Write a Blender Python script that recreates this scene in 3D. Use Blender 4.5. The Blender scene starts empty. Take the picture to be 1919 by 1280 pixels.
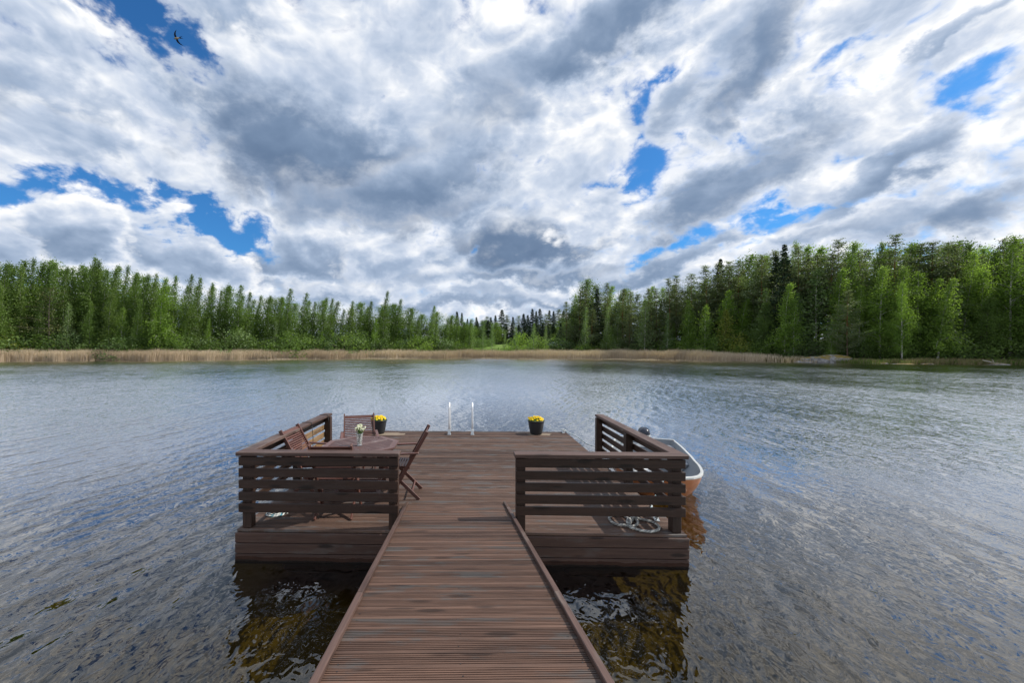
import bpy, bmesh, math, random
import numpy as np
from mathutils import Vector, Matrix
R = math.radians
C = bpy.context.scene.collection
scn = bpy.context.scene

# ------------------------------------------------------------------ camera
CAM_Z = 2.46
cam_d = bpy.data.cameras.new("camera")
cam_d.sensor_width = 36.0
cam_d.lens = 746.0 / 1919.0 * 36.0
cam_d.shift_x = (959.5 - 857.0) / 1919.0
cam_d.shift_y = 15.0 / 1919.0
cam_d.clip_start = 0.05
cam_d.clip_end = 20000
cam = bpy.data.objects.new("camera", cam_d)
cam.location = (0, 0, CAM_Z)
cam.rotation_euler = (R(90), 0, 0)
C.objects.link(cam)
scn.camera = cam
scn.cycles.use_denoising = True
scn.cycles.denoising_input_passes = 'RGB_ALBEDO_NORMAL'
scn.cycles.denoising_prefilter = 'ACCURATE'

# ------------------------------------------------------------------ colour management
vs = scn.view_settings
vs.view_transform = 'Standard'
vs.look = 'None'
vs.exposure = 0.0
vs.gamma = 1.0
vs.use_curve_mapping = False

# ------------------------------------------------------------------ sun
SUN_EL, SUN_AZ = R(48), R(82)          # azimuth from +Y towards +X
sun_dir = Vector((math.cos(SUN_EL) * math.sin(SUN_AZ), math.cos(SUN_EL) * math.cos(SUN_AZ), math.sin(SUN_EL)))
sd = bpy.data.lights.new("sun", 'SUN')
sd.energy = 5.0
sd.angle = R(0.5)
sd.color = (1.0, 0.95, 0.87)
sun = bpy.data.objects.new("sun", sd)
sun.rotation_euler = (-sun_dir).to_track_quat('-Z', 'Y').to_euler()
sun.location = (30, 10, 40)
C.objects.link(sun)


# ------------------------------------------------------------------ node helper
class NT:
    def __init__(s, tree):
        s.t = tree
        s.n = tree.nodes
        s.l = tree.links

    def node(s, typ, **kw):
        nd = s.n.new(typ)
        for k, v in kw.items():
            setattr(nd, k, v)
        return nd

    def inp(s, sock, v):
        if v is None:
            return
        if isinstance(v, bpy.types.NodeSocket):
            s.l.new(v, sock)
        else:
            if sock.type == 'RGBA' and hasattr(v, '__len__') and len(v) == 3:
                v = (*v, 1)
            sock.default_value = v

    def math(s, op, a, b=None, c=None, clamp=False):
        nd = s.node('ShaderNodeMath', operation=op, use_clamp=clamp)
        for i, v in enumerate((a, b, c)):
            s.inp(nd.inputs[i], v)
        return nd.outputs[0]

    def vmath(s, op, a, b=None, scale=None):
        nd = s.node('ShaderNodeVectorMath', operation=op)
        s.inp(nd.inputs[0], a)
        s.inp(nd.inputs[1], b)
        if scale is not None:
            s.inp(nd.inputs['Scale'], scale)
        return nd.outputs['Value'] if op in ('LENGTH', 'DOT_PRODUCT', 'DISTANCE') else nd.outputs['Vector']

    def noise(s, vec, scale, detail=4, rough=.5, dist=0.0, typ='FBM', lac=2.0, color=False):
        nd = s.node('ShaderNodeTexNoise')
        nd.noise_type = typ
        nd.normalize = True
        s.inp(nd.inputs['Vector'], vec)
        s.inp(nd.inputs['Scale'], scale)
        s.inp(nd.inputs['Detail'], detail)
        s.inp(nd.inputs['Roughness'], rough)
        s.inp(nd.inputs['Lacunarity'], lac)
        s.inp(nd.inputs['Distortion'], dist)
        return nd.outputs['Color'] if color else nd.outputs[0]

    def remap(s, v, a, b, c=0.0, d=1.0, smooth=True):
        nd = s.node('ShaderNodeMapRange', interpolation_type='SMOOTHSTEP' if smooth else 'LINEAR')
        nd.clamp = True
        for i, x in enumerate((v, a, b, c, d)):
            s.inp(nd.inputs[i], x)
        return nd.outputs[0]

    def mix(s, f, a, b, blend='MIX'):
        nd = s.node('ShaderNodeMix', data_type='RGBA', blend_type=blend)
        s.inp(nd.inputs[0], f)
        s.inp(nd.inputs[6], a)
        s.inp(nd.inputs[7], b)
        return nd.outputs[2]

    def comb(s, x, y, z):
        nd = s.node('ShaderNodeCombineXYZ')
        for i, v in enumerate((x, y, z)):
            s.inp(nd.inputs[i], v)
        return nd.outputs[0]

    def sep(s, v):
        nd = s.node('ShaderNodeSeparateXYZ')
        s.inp(nd.inputs[0], v)
        return nd.outputs

    def ramp(s, f, stops):
        nd = s.node('ShaderNodeValToRGB')
        cr = nd.color_ramp
        while len(cr.elements) < len(stops):
            cr.elements.new(0.5)
        for e, (p, c) in zip(cr.elements, stops):
            e.position = p
            e.color = (*c, 1)
        s.inp(nd.inputs[0], f)
        return nd.outputs[0]


# ------------------------------------------------------------------ sky: blue air and a broken deck of cumulus
world = bpy.data.worlds.new("World")
scn.world = world
world.use_nodes = True
world.node_tree.nodes.clear()
W = NT(world.node_tree)
world.cycles.sampling_method = 'MANUAL'
world.cycles.sample_map_resolution = 256

tc = W.node('ShaderNodeTexCoord').outputs['Generated']
dx, dy, dz = W.sep(tc)
sky = W.node('ShaderNodeTexSky', sky_type='NISHITA')
sky.sun_disc = False
sky.sun_elevation = SUN_EL
sky.sun_rotation = SUN_AZ
sky.altitude = 50
sky.air_density = 1.0
sky.dust_density = 0.6
sky.ozone_density = 3.0
az = W.math('ARCTAN2', dx, dy)
el = W.math('ARCSINE', dz)
azel = W.comb(az, el, 0.0)


def azel_of(px, py):
    u, v = (px - 857) / 746, (655 - py) / 746
    a = math.atan(u)
    e = math.atan(v * math.cos(a))
    return a, e, 746 * (1 + u * u), 746 * (1 + (v * math.cos(a)) ** 2) / math.cos(a)


def field(base, blobs):
    """sum of soft elliptical patches round fixed compass bearings of the sky"""
    acc = base
    for (px, py, rx, ry, rot, w) in blobs:
        a, e, sx, sy = azel_of(px, py)
        m = W.node('ShaderNodeMapping', vector_type='TEXTURE')
        W.inp(m.inputs['Vector'], azel)
        m.inputs['Location'].default_value = (a, e, 0)
        m.inputs['Rotation'].default_value = (0, 0, R(rot))
        m.inputs['Scale'].default_value = (rx / sx, ry / sy, 1)
        g = W.node('ShaderNodeTexGradient', gradient_type='SPHERICAL')
        W.l.new(m.outputs[0], g.inputs[0])
        # 1 - r, smoothed
        acc = W.math('MULTIPLY_ADD', W.math('SMOOTH_MIN', g.outputs['Fac'], 0.75, 0.5), w, acc)
    return acc

#SKYBLOBS#
# openings (negative) and banks (positive) of the cloud cover: px, py bearing, radii, turn, weight
COVER = [
    (240, 20, 180, 85, -35, -1.35), (345, 75, 115, 62, -30, -1.25), (60, 65, 75, 35, -20, -.55), (190, 92, 70, 40, -20, -.5),
    (440, 125, 90, 45, -20, -.55), (325, 240, 60, 40, -10, -.45),
    (40, 372, 190, 42, 0, -1.15), (215, 368, 170, 40, -8, -.75), (420, 420, 130, 58, -15, -1.25), (330, 405, 120, 40, 0, -.6),
    (1205, 185, 105, 46, 25, -.85), (1192, 255, 50, 85, 0, -.55), (1195, 318, 78, 48, 0, -.85),
    (890, 340, 80, 26, 20, -1.0), (830, 350, 50, 26, 20, -.55), (880, 455, 60, 30, -20, -.6),
    (1860, 158, 175, 56, 18, -1.05), (1580, 190, 50, 34, 25, -.5),
    (1470, 408, 120, 30, 12, -1.15), (1330, 432, 160, 30, 14, -.85), (1215, 470, 90, 24, 12, -.8),
    (760, 440, 60, 20, 0, -.3), (420, 520, 160, 30, 0, -.2),
    (200, 470, 300, 70, -12, .45), (90, 440, 120, 60, 0, .5), (620, 260, 420, 210, 0, .35), (1500, 320, 400, 120, 20, .25),
    (1100, 60, 400, 120, 10, .3), (850, 570, 500, 60, 0, .3), (1560, 450, 220, 50, 12, .6), (130, 250, 260, 120, -8, .3),
]
# ragged outlines: bearings are stirred by noise before the openings are read
dirq = W.comb(dx, dy, W.math('MULTIPLY', dz, 1.5))
stir = W.vmath('SUBTRACT', W.noise(dirq, 4.2, 3, .5, color=True), (.5, .5, .5))
stir_f = W.vmath('SUBTRACT', W.noise(dirq, 13.0, 5, .6, color=True), (.5, .5, .5))
azel0 = azel
azel = W.vmath('ADD', azel0, W.vmath('ADD', W.vmath('MULTIPLY', stir, (.20, .14, 0)), W.vmath('MULTIPLY', stir_f, (.115, .10, 0))))
cover = field(W.math('MULTIPLY_ADD', W.remap(dz, .64, .80), .85, .56), [(px, py, rx * 1.22, ry * 1.22, rot, w * .84) if w < 0 else (px, py, rx, ry, rot, w) for (px, py, rx, ry, rot, w) in COVER])  # extra cloud overhead, out of view, added to keep blue gaps out of reflections

# the cloud deck as a plane overhead, seen in perspective
soft = W.math('ADD', W.math('MAXIMUM', dz, 0.0), 0.22)
plane = W.comb(W.math('DIVIDE', dx, soft), W.math('DIVIDE', dy, soft), W.math('MULTIPLY', dz, 3.2))


def billow(p, f0, octaves, rough=.55):
    acc, amp, tot = 0.0, 1.0, 0.0
    for i in range(octaves):
        q = W.vmath('MULTIPLY_ADD', p, (f0, f0, f0))
        q.node.inputs[2].default_value = (i * 7.3, i * 3.1, i * 5.7)
        nz = W.noise(q, 1.0, 0, .5)
        r = W.math('ABSOLUTE', W.math('SUBTRACT', nz, .5))
        acc = W.math('MULTIPLY_ADD', r, 2 * amp, acc)
        tot += amp
        amp *= rough
        f0 *= 2.03
    return W.math('MULTIPLY', acc, 1 / tot)


wq = W.vmath('ADD', dirq, W.vmath('SCALE', stir, scale=.10))
b0 = billow(wq, 7.0, 5, .55)                                        # rounded heads with creases between
b1 = billow(W.vmath('ADD', wq, (0.016, 0.0, 0.034)), 7.0, 4, .55)   # the same, a step towards the sun: which side is lit
n0 = W.noise(W.vmath('ADD', plane, W.vmath('SCALE', stir, scale=.5)), 1.3, 5, .48)
fine = W.noise(wq, 17.0, 6, .62)
b0c = W.math('SUBTRACT', b0, .22)
n0c = W.math('SUBTRACT', n0, .5)
finec = W.math('SUBTRACT', fine, .5)
relief = W.math('SUBTRACT', b0, b1)
ragged = W.math('MULTIPLY_ADD', finec, .55, W.math('MULTIPLY_ADD', b0c, 1.0, W.math('MULTIPLY', n0c, .35)))

RAMP = [(0.0, (1.10, 1.10, 1.11)), (0.10, (.90, .93, .98)), (0.26, (.62, .70, .84)), (0.45, (.385, .485, .65)), (0.68, (.20, .285, .43)), (0.90, (.11, .175, .295))]


def lit(sh):
    sh = W.math('MAXIMUM', sh, 0.0)
    sh = W.math('SUBTRACT', 1.0, W.math('EXPONENT', W.math('MULTIPLY', sh, -1.25)))
    return W.ramp(sh, RAMP)


# 1. the broken white layer with its openings
dens = W.math('MULTIPLY_ADD', n0c, .9, cover)
dens = W.math('MULTIPLY_ADD', b0c, 1.9, dens)
dens = W.math('MULTIPLY_ADD', finec, 1.5, dens)
alpha = W.remap(dens, -0.16, 0.50)
sh = W.math('MULTIPLY_ADD', n0c, .7, W.remap(dz, 0.0, .26, .46, .30))
sh = W.math('MULTIPLY', sh, W.remap(dens, .15, .9))
sh = W.math('MULTIPLY_ADD', relief, -.95, sh)
air = W.vmath('MULTIPLY', W.vmath('SCALE', sky.outputs[0], scale=0.10), (.36, .92, 1.38))
col = W.mix(alpha, air, lit(sh))

# 2. separate heaped clouds, farthest first: bearing px, py, radii, turn, depth of grey underneath, softness of outline, lit rim
CLOUDS = [
    (700, 512, 330, 22, 0, .42, .8, .3), (1020, 548, 330, 24, 0, .40, .8, .3), (860, 566, 420, 20, 0, .50, .9, .2), (1700, 505, 330, 40, 4, .50, .9, .3), (420, 520, 300, 26, 0, .40, .8, .3),
    (1180, 520, 240, 22, 6, .30, .7, .5),
    (560, 475, 180, 52, 0, .50, .45, .9), (790, 490, 150, 40, 0, .38, .45, .9), (330, 478, 150, 58, -12, .40, .30, 1.0), (140, 445, 125, 62, 0, .52, .28, 1.0), (20, 470, 80, 55, 0, .35, .4, .8),
    (1250, 486, 210, 34, 12, .45, .4, .9), (1570, 428, 190, 34, 13, .42, .4, 1.0), (1000, 500, 200, 30, 3, .55, .6, .5),
    (1800, 395, 300, 66, 8, .62, .9, .5), (1560, 372, 170, 36, 22, .55, .6, .7), (1650, 318, 230, 54, 30, .56, .8, .7), (1335, 352, 240, 80, 22, .74, .8, .7),
    (880, 372, 130, 48, 22, .16, .5, 1.0), (985, 432, 175, 70, 3, .92, .6, .7), (1110, 395, 80, 40, 15, .20, .4, 1.0), (1085, 300, 170, 80, 30, .12, .8, .6),
    (120, 215, 330, 115, -8, .48, .8, .9), (210, 300, 210, 62, -6, .30, .6, .9), (345, 345, 110, 62, 0, .14, .5, 1.0), (70, 45, 230, 62, -24, .18, .7, .8),
    (470, 55, 200, 85, -12, .34, .6, .7), (510, 140, 90, 70, 0, .10, .5, .8), (720, 80, 260, 130, 20, .20, 1.0, .4),
    (880, 200, 330, 120, 24, .55, 1.1, .4), (640, 300, 330, 145, -6, 1.05, .7, .4), (800, 330, 240, 70, 12, .55, .9, .4),
    (1420, 105, 290, 84, 40, .66, 1.0, .3), (1140, 45, 230, 95, 12, .68, .7, .4), (1290, 165, 140, 55, 35, .40, 1.0, .3), (1800, 55, 230, 24, 32, .32, .9, .4),
]
clear = W.remap(W.math('MULTIPLY_ADD', ragged, 1.6, cover), -.30, .22)
for (px, py, rx, ry, rot, dark, softn, rim) in CLOUDS:
    rx, ry, dark = rx * 1.35, ry * 1.38, dark * 1.35
    a, e, sx, sy = azel_of(px, py)
    m = W.node('ShaderNodeMapping', vector_type='TEXTURE')
    W.l.new(azel, m.inputs['Vector'])
    m.inputs['Location'].default_value = (a, e, 0)
    m.inputs['Rotation'].default_value = (0, 0, R(rot))
    m.inputs['Scale'].default_value = (rx / sx, ry / sy, 1)
    loc = m.outputs[0]
    amp = min(2.2, 1.15 * (90 / math.sqrt(rx * ry)) ** .6)
    d = W.math('MULTIPLY_ADD', ragged, amp, W.math('SUBTRACT', 1.0, W.vmath('LENGTH', loc)))
    al = W.remap(d, 0.0, softn)
    ly = W.sep(loc)[1]
    under = W.remap(ly, .75, -.45)
    body = W.remap(d, softn * .2, softn * .2 + .55)
    s_ = W.math('MULTIPLY', W.math('MULTIPLY_ADD', under, .65, .35), body)
    s_ = W.math('MULTIPLY', s_, W.math('MULTIPLY_ADD', n0c, 1.1, 1.0))
    s_ = W.math('MULTIPLY_ADD', s_, dark, .05 + .10 * (1 - rim))
    s_ = W.math('MULTIPLY_ADD', relief, -.85 * (.45 + .55 * rim), s_)
    col = W.mix(W.math('MULTIPLY', al, clear), col, lit(s_))

bg = W.node('ShaderNodeBackground')
W.l.new(col, bg.inputs['Color'])
bg.inputs['Strength'].default_value = 1.0
wo = W.node('ShaderNodeOutputWorld')
W.l.new(bg.outputs[0], wo.inputs['Surface'])

# ================================================================== helpers
rng = random.Random(7)


def tag(o, label=None, cat=None, group=None, kind=None):
    if label:
        o['label'] = label
    if cat:
        o['category'] = cat
    if group:
        o['group'] = group
    if kind:
        o['kind'] = kind
    return o


def empty(name, mat, label, cat, group=None):
    o = bpy.data.objects.new(name, None)
    o.empty_display_size = .1
    C.objects.link(o)
    o.matrix_world = mat
    return tag(o, label, cat, group)


def T(x, y, z=0.0, rz=0.0):
    return Matrix.Translation((x, y, z)) @ Matrix.Rotation(R(rz), 4, 'Z')


class MB:
    """gathers boxes, tubes, lathes and loose faces and links them as ONE mesh object"""

    def __init__(s):
        s.v, s.f, s.g, s.r, s.m = [], [], [], [], []
        s.smooth = []

    def add(s, verts, faces, grain=None, rnd=None, mi=0, smooth=False):
        b = len(s.v)
        rnd = rng.random() if rnd is None else rnd
        s.v += [tuple(p) for p in verts]
        s.g += [tuple(p) for p in (grain if grain is not None else verts)]
        s.r += [rnd] * len(verts)
        for f in faces:
            s.f.append(tuple(b + i for i in f))
            s.m.append(mi)
            s.smooth.append(smooth)

    def box(s, c, size, M=None, along=0, ch=0.003, rnd=None, mi=0):
        """chamfered box; `along` is the axis the wood grain runs"""
        h = [d / 2 for d in size]
        ch = min(ch, min(h) * .6)
        off = (rng.uniform(0, 50), rng.uniform(0, 50), rng.uniform(0, 50))
        vs, gs, idx = [], [], {}
        order = [along] + [a for a in range(3) if a != along]
        for sx in (-1, 1):
            for sy in (-1, 1):
                for sz in (-1, 1):
                    sg = (sx, sy, sz)
                    for a in range(3):
                        p = [sg[k] * (h[k] - (0 if k == a else ch)) for k in range(3)]
                        idx[(sg, a)] = len(vs)
                        gs.append([p[order[k]] + off[k] for k in range(3)])
                        q = Vector(p)
                        if M is not None:
                            q = M @ q
                        vs.append(q + Vector(c))
        fs = []
        for a in range(3):
            o1, o2 = [k for k in range(3) if k != a]
            for sa in (-1, 1):
                def sgn(i, j):
                    t = [0, 0, 0]
                    t[a], t[o1], t[o2] = sa, i, j
                    return tuple(t)
                fs.append([idx[(sgn(i, j), a)] for i, j in ((-1, -1), (1, -1), (1, 1), (-1, 1))])
        for a in range(3):                      # edges parallel to axis a
            o1, o2 = [k for k in range(3) if k != a]
            for i in (-1, 1):
                for j in (-1, 1):
                    t0, t1 = [0, 0, 0], [0, 0, 0]
                    t0[a], t0[o1], t0[o2] = -1, i, j
                    t1[a], t1[o1], t1[o2] = 1, i, j
                    t0, t1 = tuple(t0), tuple(t1)
                    fs.append([idx[(t0, o1)], idx[(t1, o1)], idx[(t1, o2)], idx[(t0, o2)]])
        for sg in [(x, y, z) for x in (-1, 1) for y in (-1, 1) for z in (-1, 1)]:
            fs.append([idx[(sg, a)] for a in range(3)])
        s.add(vs, fs, gs, rnd, mi)

    def bar(s, p, q, w, d, up=(0, 0, 1), ch=.003, rnd=None, mi=0):
        """a batten from p to q, w across, d along `up`"""
        p, q = Vector(p), Vector(q)
        x = (q - p).normalized()
        z = Vector(up)
        y = z.cross(x).normalized()
        z = x.cross(y)
        M = Matrix((x, y, z)).transposed()
        s.box((p + q) / 2, ((q - p).length, w, d), M, 0, ch, rnd, mi)

    def tube(s, path, r, n=8, mi=0, rnd=None, cap=True):
        path = [Vector(p) for p in path]
        rr = r if hasattr(r, '__len__') else [r] * len(path)
        vs, gs, fs = [], [], []
        L = 0.0
        ref = None
        for i, p in enumerate(path):
            t = (path[min(i + 1, len(path) - 1)] - path[max(i - 1, 0)]).normalized()
            if ref is None:
                ref = Vector((0, 0, 1)) if abs(t.z) < .9 else Vector((1, 0, 0))
            u = (ref - t * ref.dot(t)).normalized()
            ref = u
            w = t.cross(u)
            if i:
                L += (p - path[i - 1]).length
            for k in range(n):
                a = 2 * math.pi * k / n
                vs.append(p + (u * math.cos(a) + w * math.sin(a)) * rr[i])
                gs.append((L, k / n, 0))
        for i in range(len(path) - 1):
            for k in range(n):
                k2 = (k + 1) % n
                fs.append((i * n + k, i * n + k2, (i + 1) * n + k2, (i + 1) * n + k))
        if cap:
            fs.append(tuple(range(n - 1, -1, -1)))
            fs.append(tuple((len(path) - 1) * n + k for k in range(n)))
        s.add(vs, fs, gs, rnd, mi, True)

    def lathe(s, prof, n=32, c=(0, 0, 0), mi=0, rnd=None):
        vs, fs = [], []
        for (r, z) in prof:
            for k in range(n):
                a = 2 * math.pi * k / n
                vs.append((c[0] + r * math.cos(a), c[1] + r * math.sin(a), c[2] + z))
        for i in range(len(prof) - 1):
            for k in range(n):
                k2 = (k + 1) % n
                fs.append((i * n + k, i * n + k2, (i + 1) * n + k2, (i + 1) * n + k))
        s.add(vs, fs, None, rnd, mi, True)

    def build(s, name, mats, parent=None, sheet=False):
        me = bpy.data.meshes.new(name)
        me.from_pydata(s.v, [], s.f)
        if not isinstance(mats, (list, tuple)):
            mats = [mats]
        for m in mats:
            me.materials.append(m)
        at = me.attributes.new("grain", 'FLOAT_VECTOR', 'POINT')
        at.data.foreach_set('vector', np.array(s.g, dtype=np.float32).ravel())
        at = me.attributes.new("rnd", 'FLOAT', 'POINT')
        at.data.foreach_set('value', np.array(s.r, dtype=np.float32))
        me.polygons.foreach_set('material_index', np.array(s.m, dtype=np.int32))
        me.polygons.foreach_set('use_smooth', np.array(s.smooth, dtype=bool))
        me.update()
        bm = bmesh.new()
        bm.from_mesh(me)
        bmesh.ops.recalc_face_normals(bm, faces=bm.faces)
        if sheet:
            bmesh.ops.reverse_faces(bm, faces=[f for f in bm.faces if f.normal.z < 0])
        bm.to_mesh(me)
        bm.free()
        o = bpy.data.objects.new(name, me)
        C.objects.link(o)
        if parent is not None:
            o.parent = parent
        return o


# ================================================================== materials
def new_mat(name):
    m = bpy.data.materials.new(name)
    m.use_nodes = True
    m.node_tree.nodes.clear()
    return m, NT(m.node_tree)


def attr(n, name):
    a = n.node('ShaderNodeAttribute')
    a.attribute_name = name
    return a


def finish(n, base, rough=.5, spec=.5, bump=None, bump_d=.01, extra=None):
    p = n.node('ShaderNodeBsdfPrincipled')
    n.inp(p.inputs['Base Color'], base)
    n.inp(p.inputs['Roughness'], rough)
    n.inp(p.inputs['Specular IOR Level'], spec)
    for k, v in (extra or {}).items():
        n.inp(p.inputs[k], v)
    if bump is not None:
        b = n.node('ShaderNodeBump')
        n.inp(b.inputs['Height'], bump)
        b.inputs['Strength'].default_value = 1.0
        b.inputs['Distance'].default_value = bump_d
        n.l.new(b.outputs[0], p.inputs['Normal'])
    o = n.node('ShaderNodeOutputMaterial')
    n.l.new(p.outputs[0], o.inputs['Surface'])
    return p


def wood(name, dark, light, grey=None, knots=.6, rough=.55, spread=.5, wet=False, greyamt=.5, spec=.35):
    m, n = new_mat(name)
    g = attr(n, 'grain').outputs['Vector']
    rv = attr(n, 'rnd').outputs['Fac']
    grain = n.noise(n.vmath('MULTIPLY', g, (1.6, 34, 34)), 1.0, 5, .6, .4)
    fib = n.noise(n.vmath('MULTIPLY', g, (6, 190, 190)), 1.0, 3, .6)
    broad = n.noise(n.vmath('MULTIPLY', g, (.9, 5, 5)), 1.0, 4, .6)
    f = n.math('MULTIPLY_ADD', n.math('SUBTRACT', grain, .5), 1.5, .5)
    f = n.math('MULTIPLY_ADD', n.math('SUBTRACT', fib, .5), .9, f)
    f = n.math('MULTIPLY_ADD', n.math('SUBTRACT', rv, .5), spread, f)
    f = n.math('MULTIPLY_ADD', n.math('SUBTRACT', broad, .5), 1.1, f, clamp=True)
    col = n.mix(f, dark, light)
    if grey is not None:
        worn = n.noise(n.vmath('MULTIPLY', g, (2.6, 9, 9)), 1.0, 5, .62)
        worn = n.math('MULTIPLY_ADD', n.math('SUBTRACT', n.math('FRACT', n.math('MULTIPLY', rv, 7.3)), .5), .16, worn)
        col = n.mix(n.math('MULTIPLY', n.remap(worn, .53, .68), greyamt), col, grey)
    vor = n.node('ShaderNodeTexVoronoi')
    vor.feature = 'F1'
    n.inp(vor.inputs['Vector'], n.vmath('MULTIPLY', g, (2.1, 9, 9)))
    vor.inputs['Scale'].default_value = 1.0
    kn = n.remap(n.math('MULTIPLY_ADD', grain, .16, vor.outputs['Distance']), .22, .34, 1, 0)
    col = n.mix(n.math('MULTIPLY', kn, knots), col, tuple(c * .28 for c in dark))
    rough_s = rough
    if wet:
        pz = n.sep(n.node('ShaderNodeNewGeometry').outputs['Position'])[2]
        line = n.math('MULTIPLY_ADD', n.noise(n.vmath('MULTIPLY', g, (3.0, 1, 1)), 1.0, 4, .6), .07, pz)
        w = n.remap(line, .095, .088, 0, 1)
        lo = n.remap(line, .060, .045, 0, 1)
        col = n.mix(n.math('MULTIPLY', w, .75), col, (.030, .011, .006))
        col = n.mix(n.math('MULTIPLY', lo, .8), col, (.006, .004, .003))
        rough_s = n.math('MULTIPLY_ADD', w, -.3, rough)
    h = n.math('ADD', n.math('MULTIPLY', grain, .5), n.math('MULTIPLY', fib, .5))
    finish(n, col, rough_s, spec, h, .0025)
    return m


def plain(name, col, rough=.5, metal=0.0, var=.12, scale=30, spec=.5, bump=0.0, extra=None):
    m, n = new_mat(name)
    tcn = n.node('ShaderNodeTexCoord').outputs['Object']
    nz = n.noise(tcn, scale, 5, .6)
    f = n.math('MULTIPLY_ADD', n.math('SUBTRACT', nz, .5), 2 * var, 1.0)
    c = n.vmath('SCALE', col, scale=f)
    ex = {'Metallic': metal}
    ex.update(extra or {})
    finish(n, c, n.math('MULTIPLY_ADD', n.math('SUBTRACT', nz, .5), .3, rough), spec, nz if bump else None, bump or .001, ex)
    return m


WOOD_DECK = wood('weathered deck boards', (.046, .027, .020), (.168, .102, .074), (.125, .130, .130), .55, .62, .55, greyamt=.65)
WOOD_RAMP = wood('weathered gangway boards', (.038, .021, .015), (.152, .086, .060), (.070, .076, .076), .6, .62, .5, greyamt=.6)
WOOD_RAIL = wood('dark stained rail timber', (.019, .010, .007), (.054, .028, .019), (.058, .043, .038), .7, .5, .4, greyamt=.3)
WOOD_CAP = wood('worn rail cap timber', (.052, .030, .024), (.125, .076, .062), (.150, .118, .102), .5, .55, .4, greyamt=.6)
WOOD_PALE = wood('faded tan rail timber', (.12, .065, .028), (.30, .185, .090), (.25, .19, .12), .5, .6, .4, greyamt=.4)
WOOD_FASCIA = wood('dark fascia boards', (.036, .018, .014), (.094, .052, .039), (.095, .082, .076), .85, .5, .45, wet=True, greyamt=.5)
WOOD_CHAIR = wood('red brown oiled hardwood', (.060, .022, .016), (.150, .062, .046), (.13, .095, .088), .1, .42, .3, greyamt=.35, spec=.5)
WOOD_TABLE = wood('greyed red brown hardwood', (.075, .038, .034), (.155, .085, .075), (.19, .15, .145), .1, .48, .35, greyamt=.6, spec=.5)

STEEL = plain('brushed stainless steel', (.78, .80, .82), .5, .55, .05, 60)
GALV = plain('galvanised fitting', (.62, .65, .66), .38, .8, .15, 40)
DARKPLASTIC = plain('charcoal plastic pot', (.016, .018, .021), .5, 0, .2, 50)
SOIL = plain('potting soil', (.02, .013, .009), .9, 0, .5, 60, bump=.01)
BLACK = plain('black rubber', (.012, .012, .013), .45, 0, .2, 40)
GUNWALE = plain('worn pale gunwale', (.46, .47, .46), .4, 0, .15, 14)
WHITEPAINT = plain('white gelcoat', (.72, .73, .70), .3, 0, .10, 12)
GREYBOAT = plain('pale grey gelcoat', (.22, .24, .265), .42, 0, .14, 9)
FLOATMAT = plain('dark float plastic', (.012, .012, .012), .6)


def boat_orange():
    m, n = new_mat('orange gelcoat hull')
    pos = n.node('ShaderNodeTexCoord').outputs['Object']
    nz = n.noise(n.vmath('MULTIPLY', pos, (2, 2, 9)), 2.0, 5, .6)
    z = n.sep(pos)[2]
    c = n.mix(n.remap(nz, .35, .7), (.44, .145, .05), (.56, .225, .10))
    c = n.mix(n.math('MULTIPLY', n.remap(n.math('MULTIPLY_ADD', nz, .06, z), .12, .04), .6), c, (.10, .045, .02))
    finish(n, c, .32, .5)
    return m


def rope_mat(name, base, fleck, amt):
    m, n = new_mat(name)
    g = n.sep(attr(n, 'grain').outputs['Vector'])
    strand = n.math('FRACT', n.math('ADD', n.math('MULTIPLY', g[0], 28.0), n.math('MULTIPLY', g[1], 3.0)))
    tw = n.math('ABSOLUTE', n.math('SUBTRACT', strand, .5))
    fl = n.math('FRACT', n.math('ADD', n.math('MULTIPLY', g[0], 9.3), n.math('MULTIPLY', g[1], 1.0)))
    c = n.mix(n.remap(tw, .30, .48), base, tuple(x * .35 for x in base))
    c = n.mix(n.remap(fl, 1 - amt, 1 - amt + .03), c, fleck)
    finish(n, c, .8, .2, tw, .006)
    return m


ROPE_GREY = rope_mat('grey braided rope', (.36, .36, .34), (.62, .60, .55), .22)
ROPE_WHITE = rope_mat('white rope with teal flecks', (.66, .68, .66), (.04, .22, .30), .26)


def leaf_mat(name, cols, trans=.45, var=.3):
    """cols: three greens picked by leaf and by tree"""
    m, n = new_mat(name)
    rv = attr(n, 'rnd').outputs['Fac']
    oi = n.node('ShaderNodeObjectInfo')
    f = n.math('ADD', n.math('MULTIPLY', rv, .55), n.math('MULTIPLY', oi.outputs['Random'], .45))
    c = n.ramp(f, [(0.1, cols[0]), (.5, cols[1]), (.9, cols[2])])
    k = n.math('MULTIPLY_ADD', n.math('SUBTRACT', n.math('FRACT', n.math('MULTIPLY', oi.outputs['Random'], 13.7)), .5), var, 1.0)
    c = n.vmath('SCALE', c, scale=k)
    d = n.node('ShaderNodeBsdfPrincipled')
    n.inp(d.inputs['Base Color'], c)
    d.inputs['Roughness'].default_value = .55
    d.inputs['Specular IOR Level'].default_value = .3
    t = n.node('ShaderNodeBsdfTranslucent')
    n.inp(t.inputs['Color'], n.vmath('MULTIPLY', c, (1.25, 1.35, .6)))
    mx = n.node('ShaderNodeMixShader')
    mx.inputs[0].default_value = trans
    n.l.new(d.outputs[0], mx.inputs[1])
    n.l.new(t.outputs[0], mx.inputs[2])
    o = n.node('ShaderNodeOutputMaterial')
    n.l.new(mx.outputs[0], o.inputs['Surface'])
    return m


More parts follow.
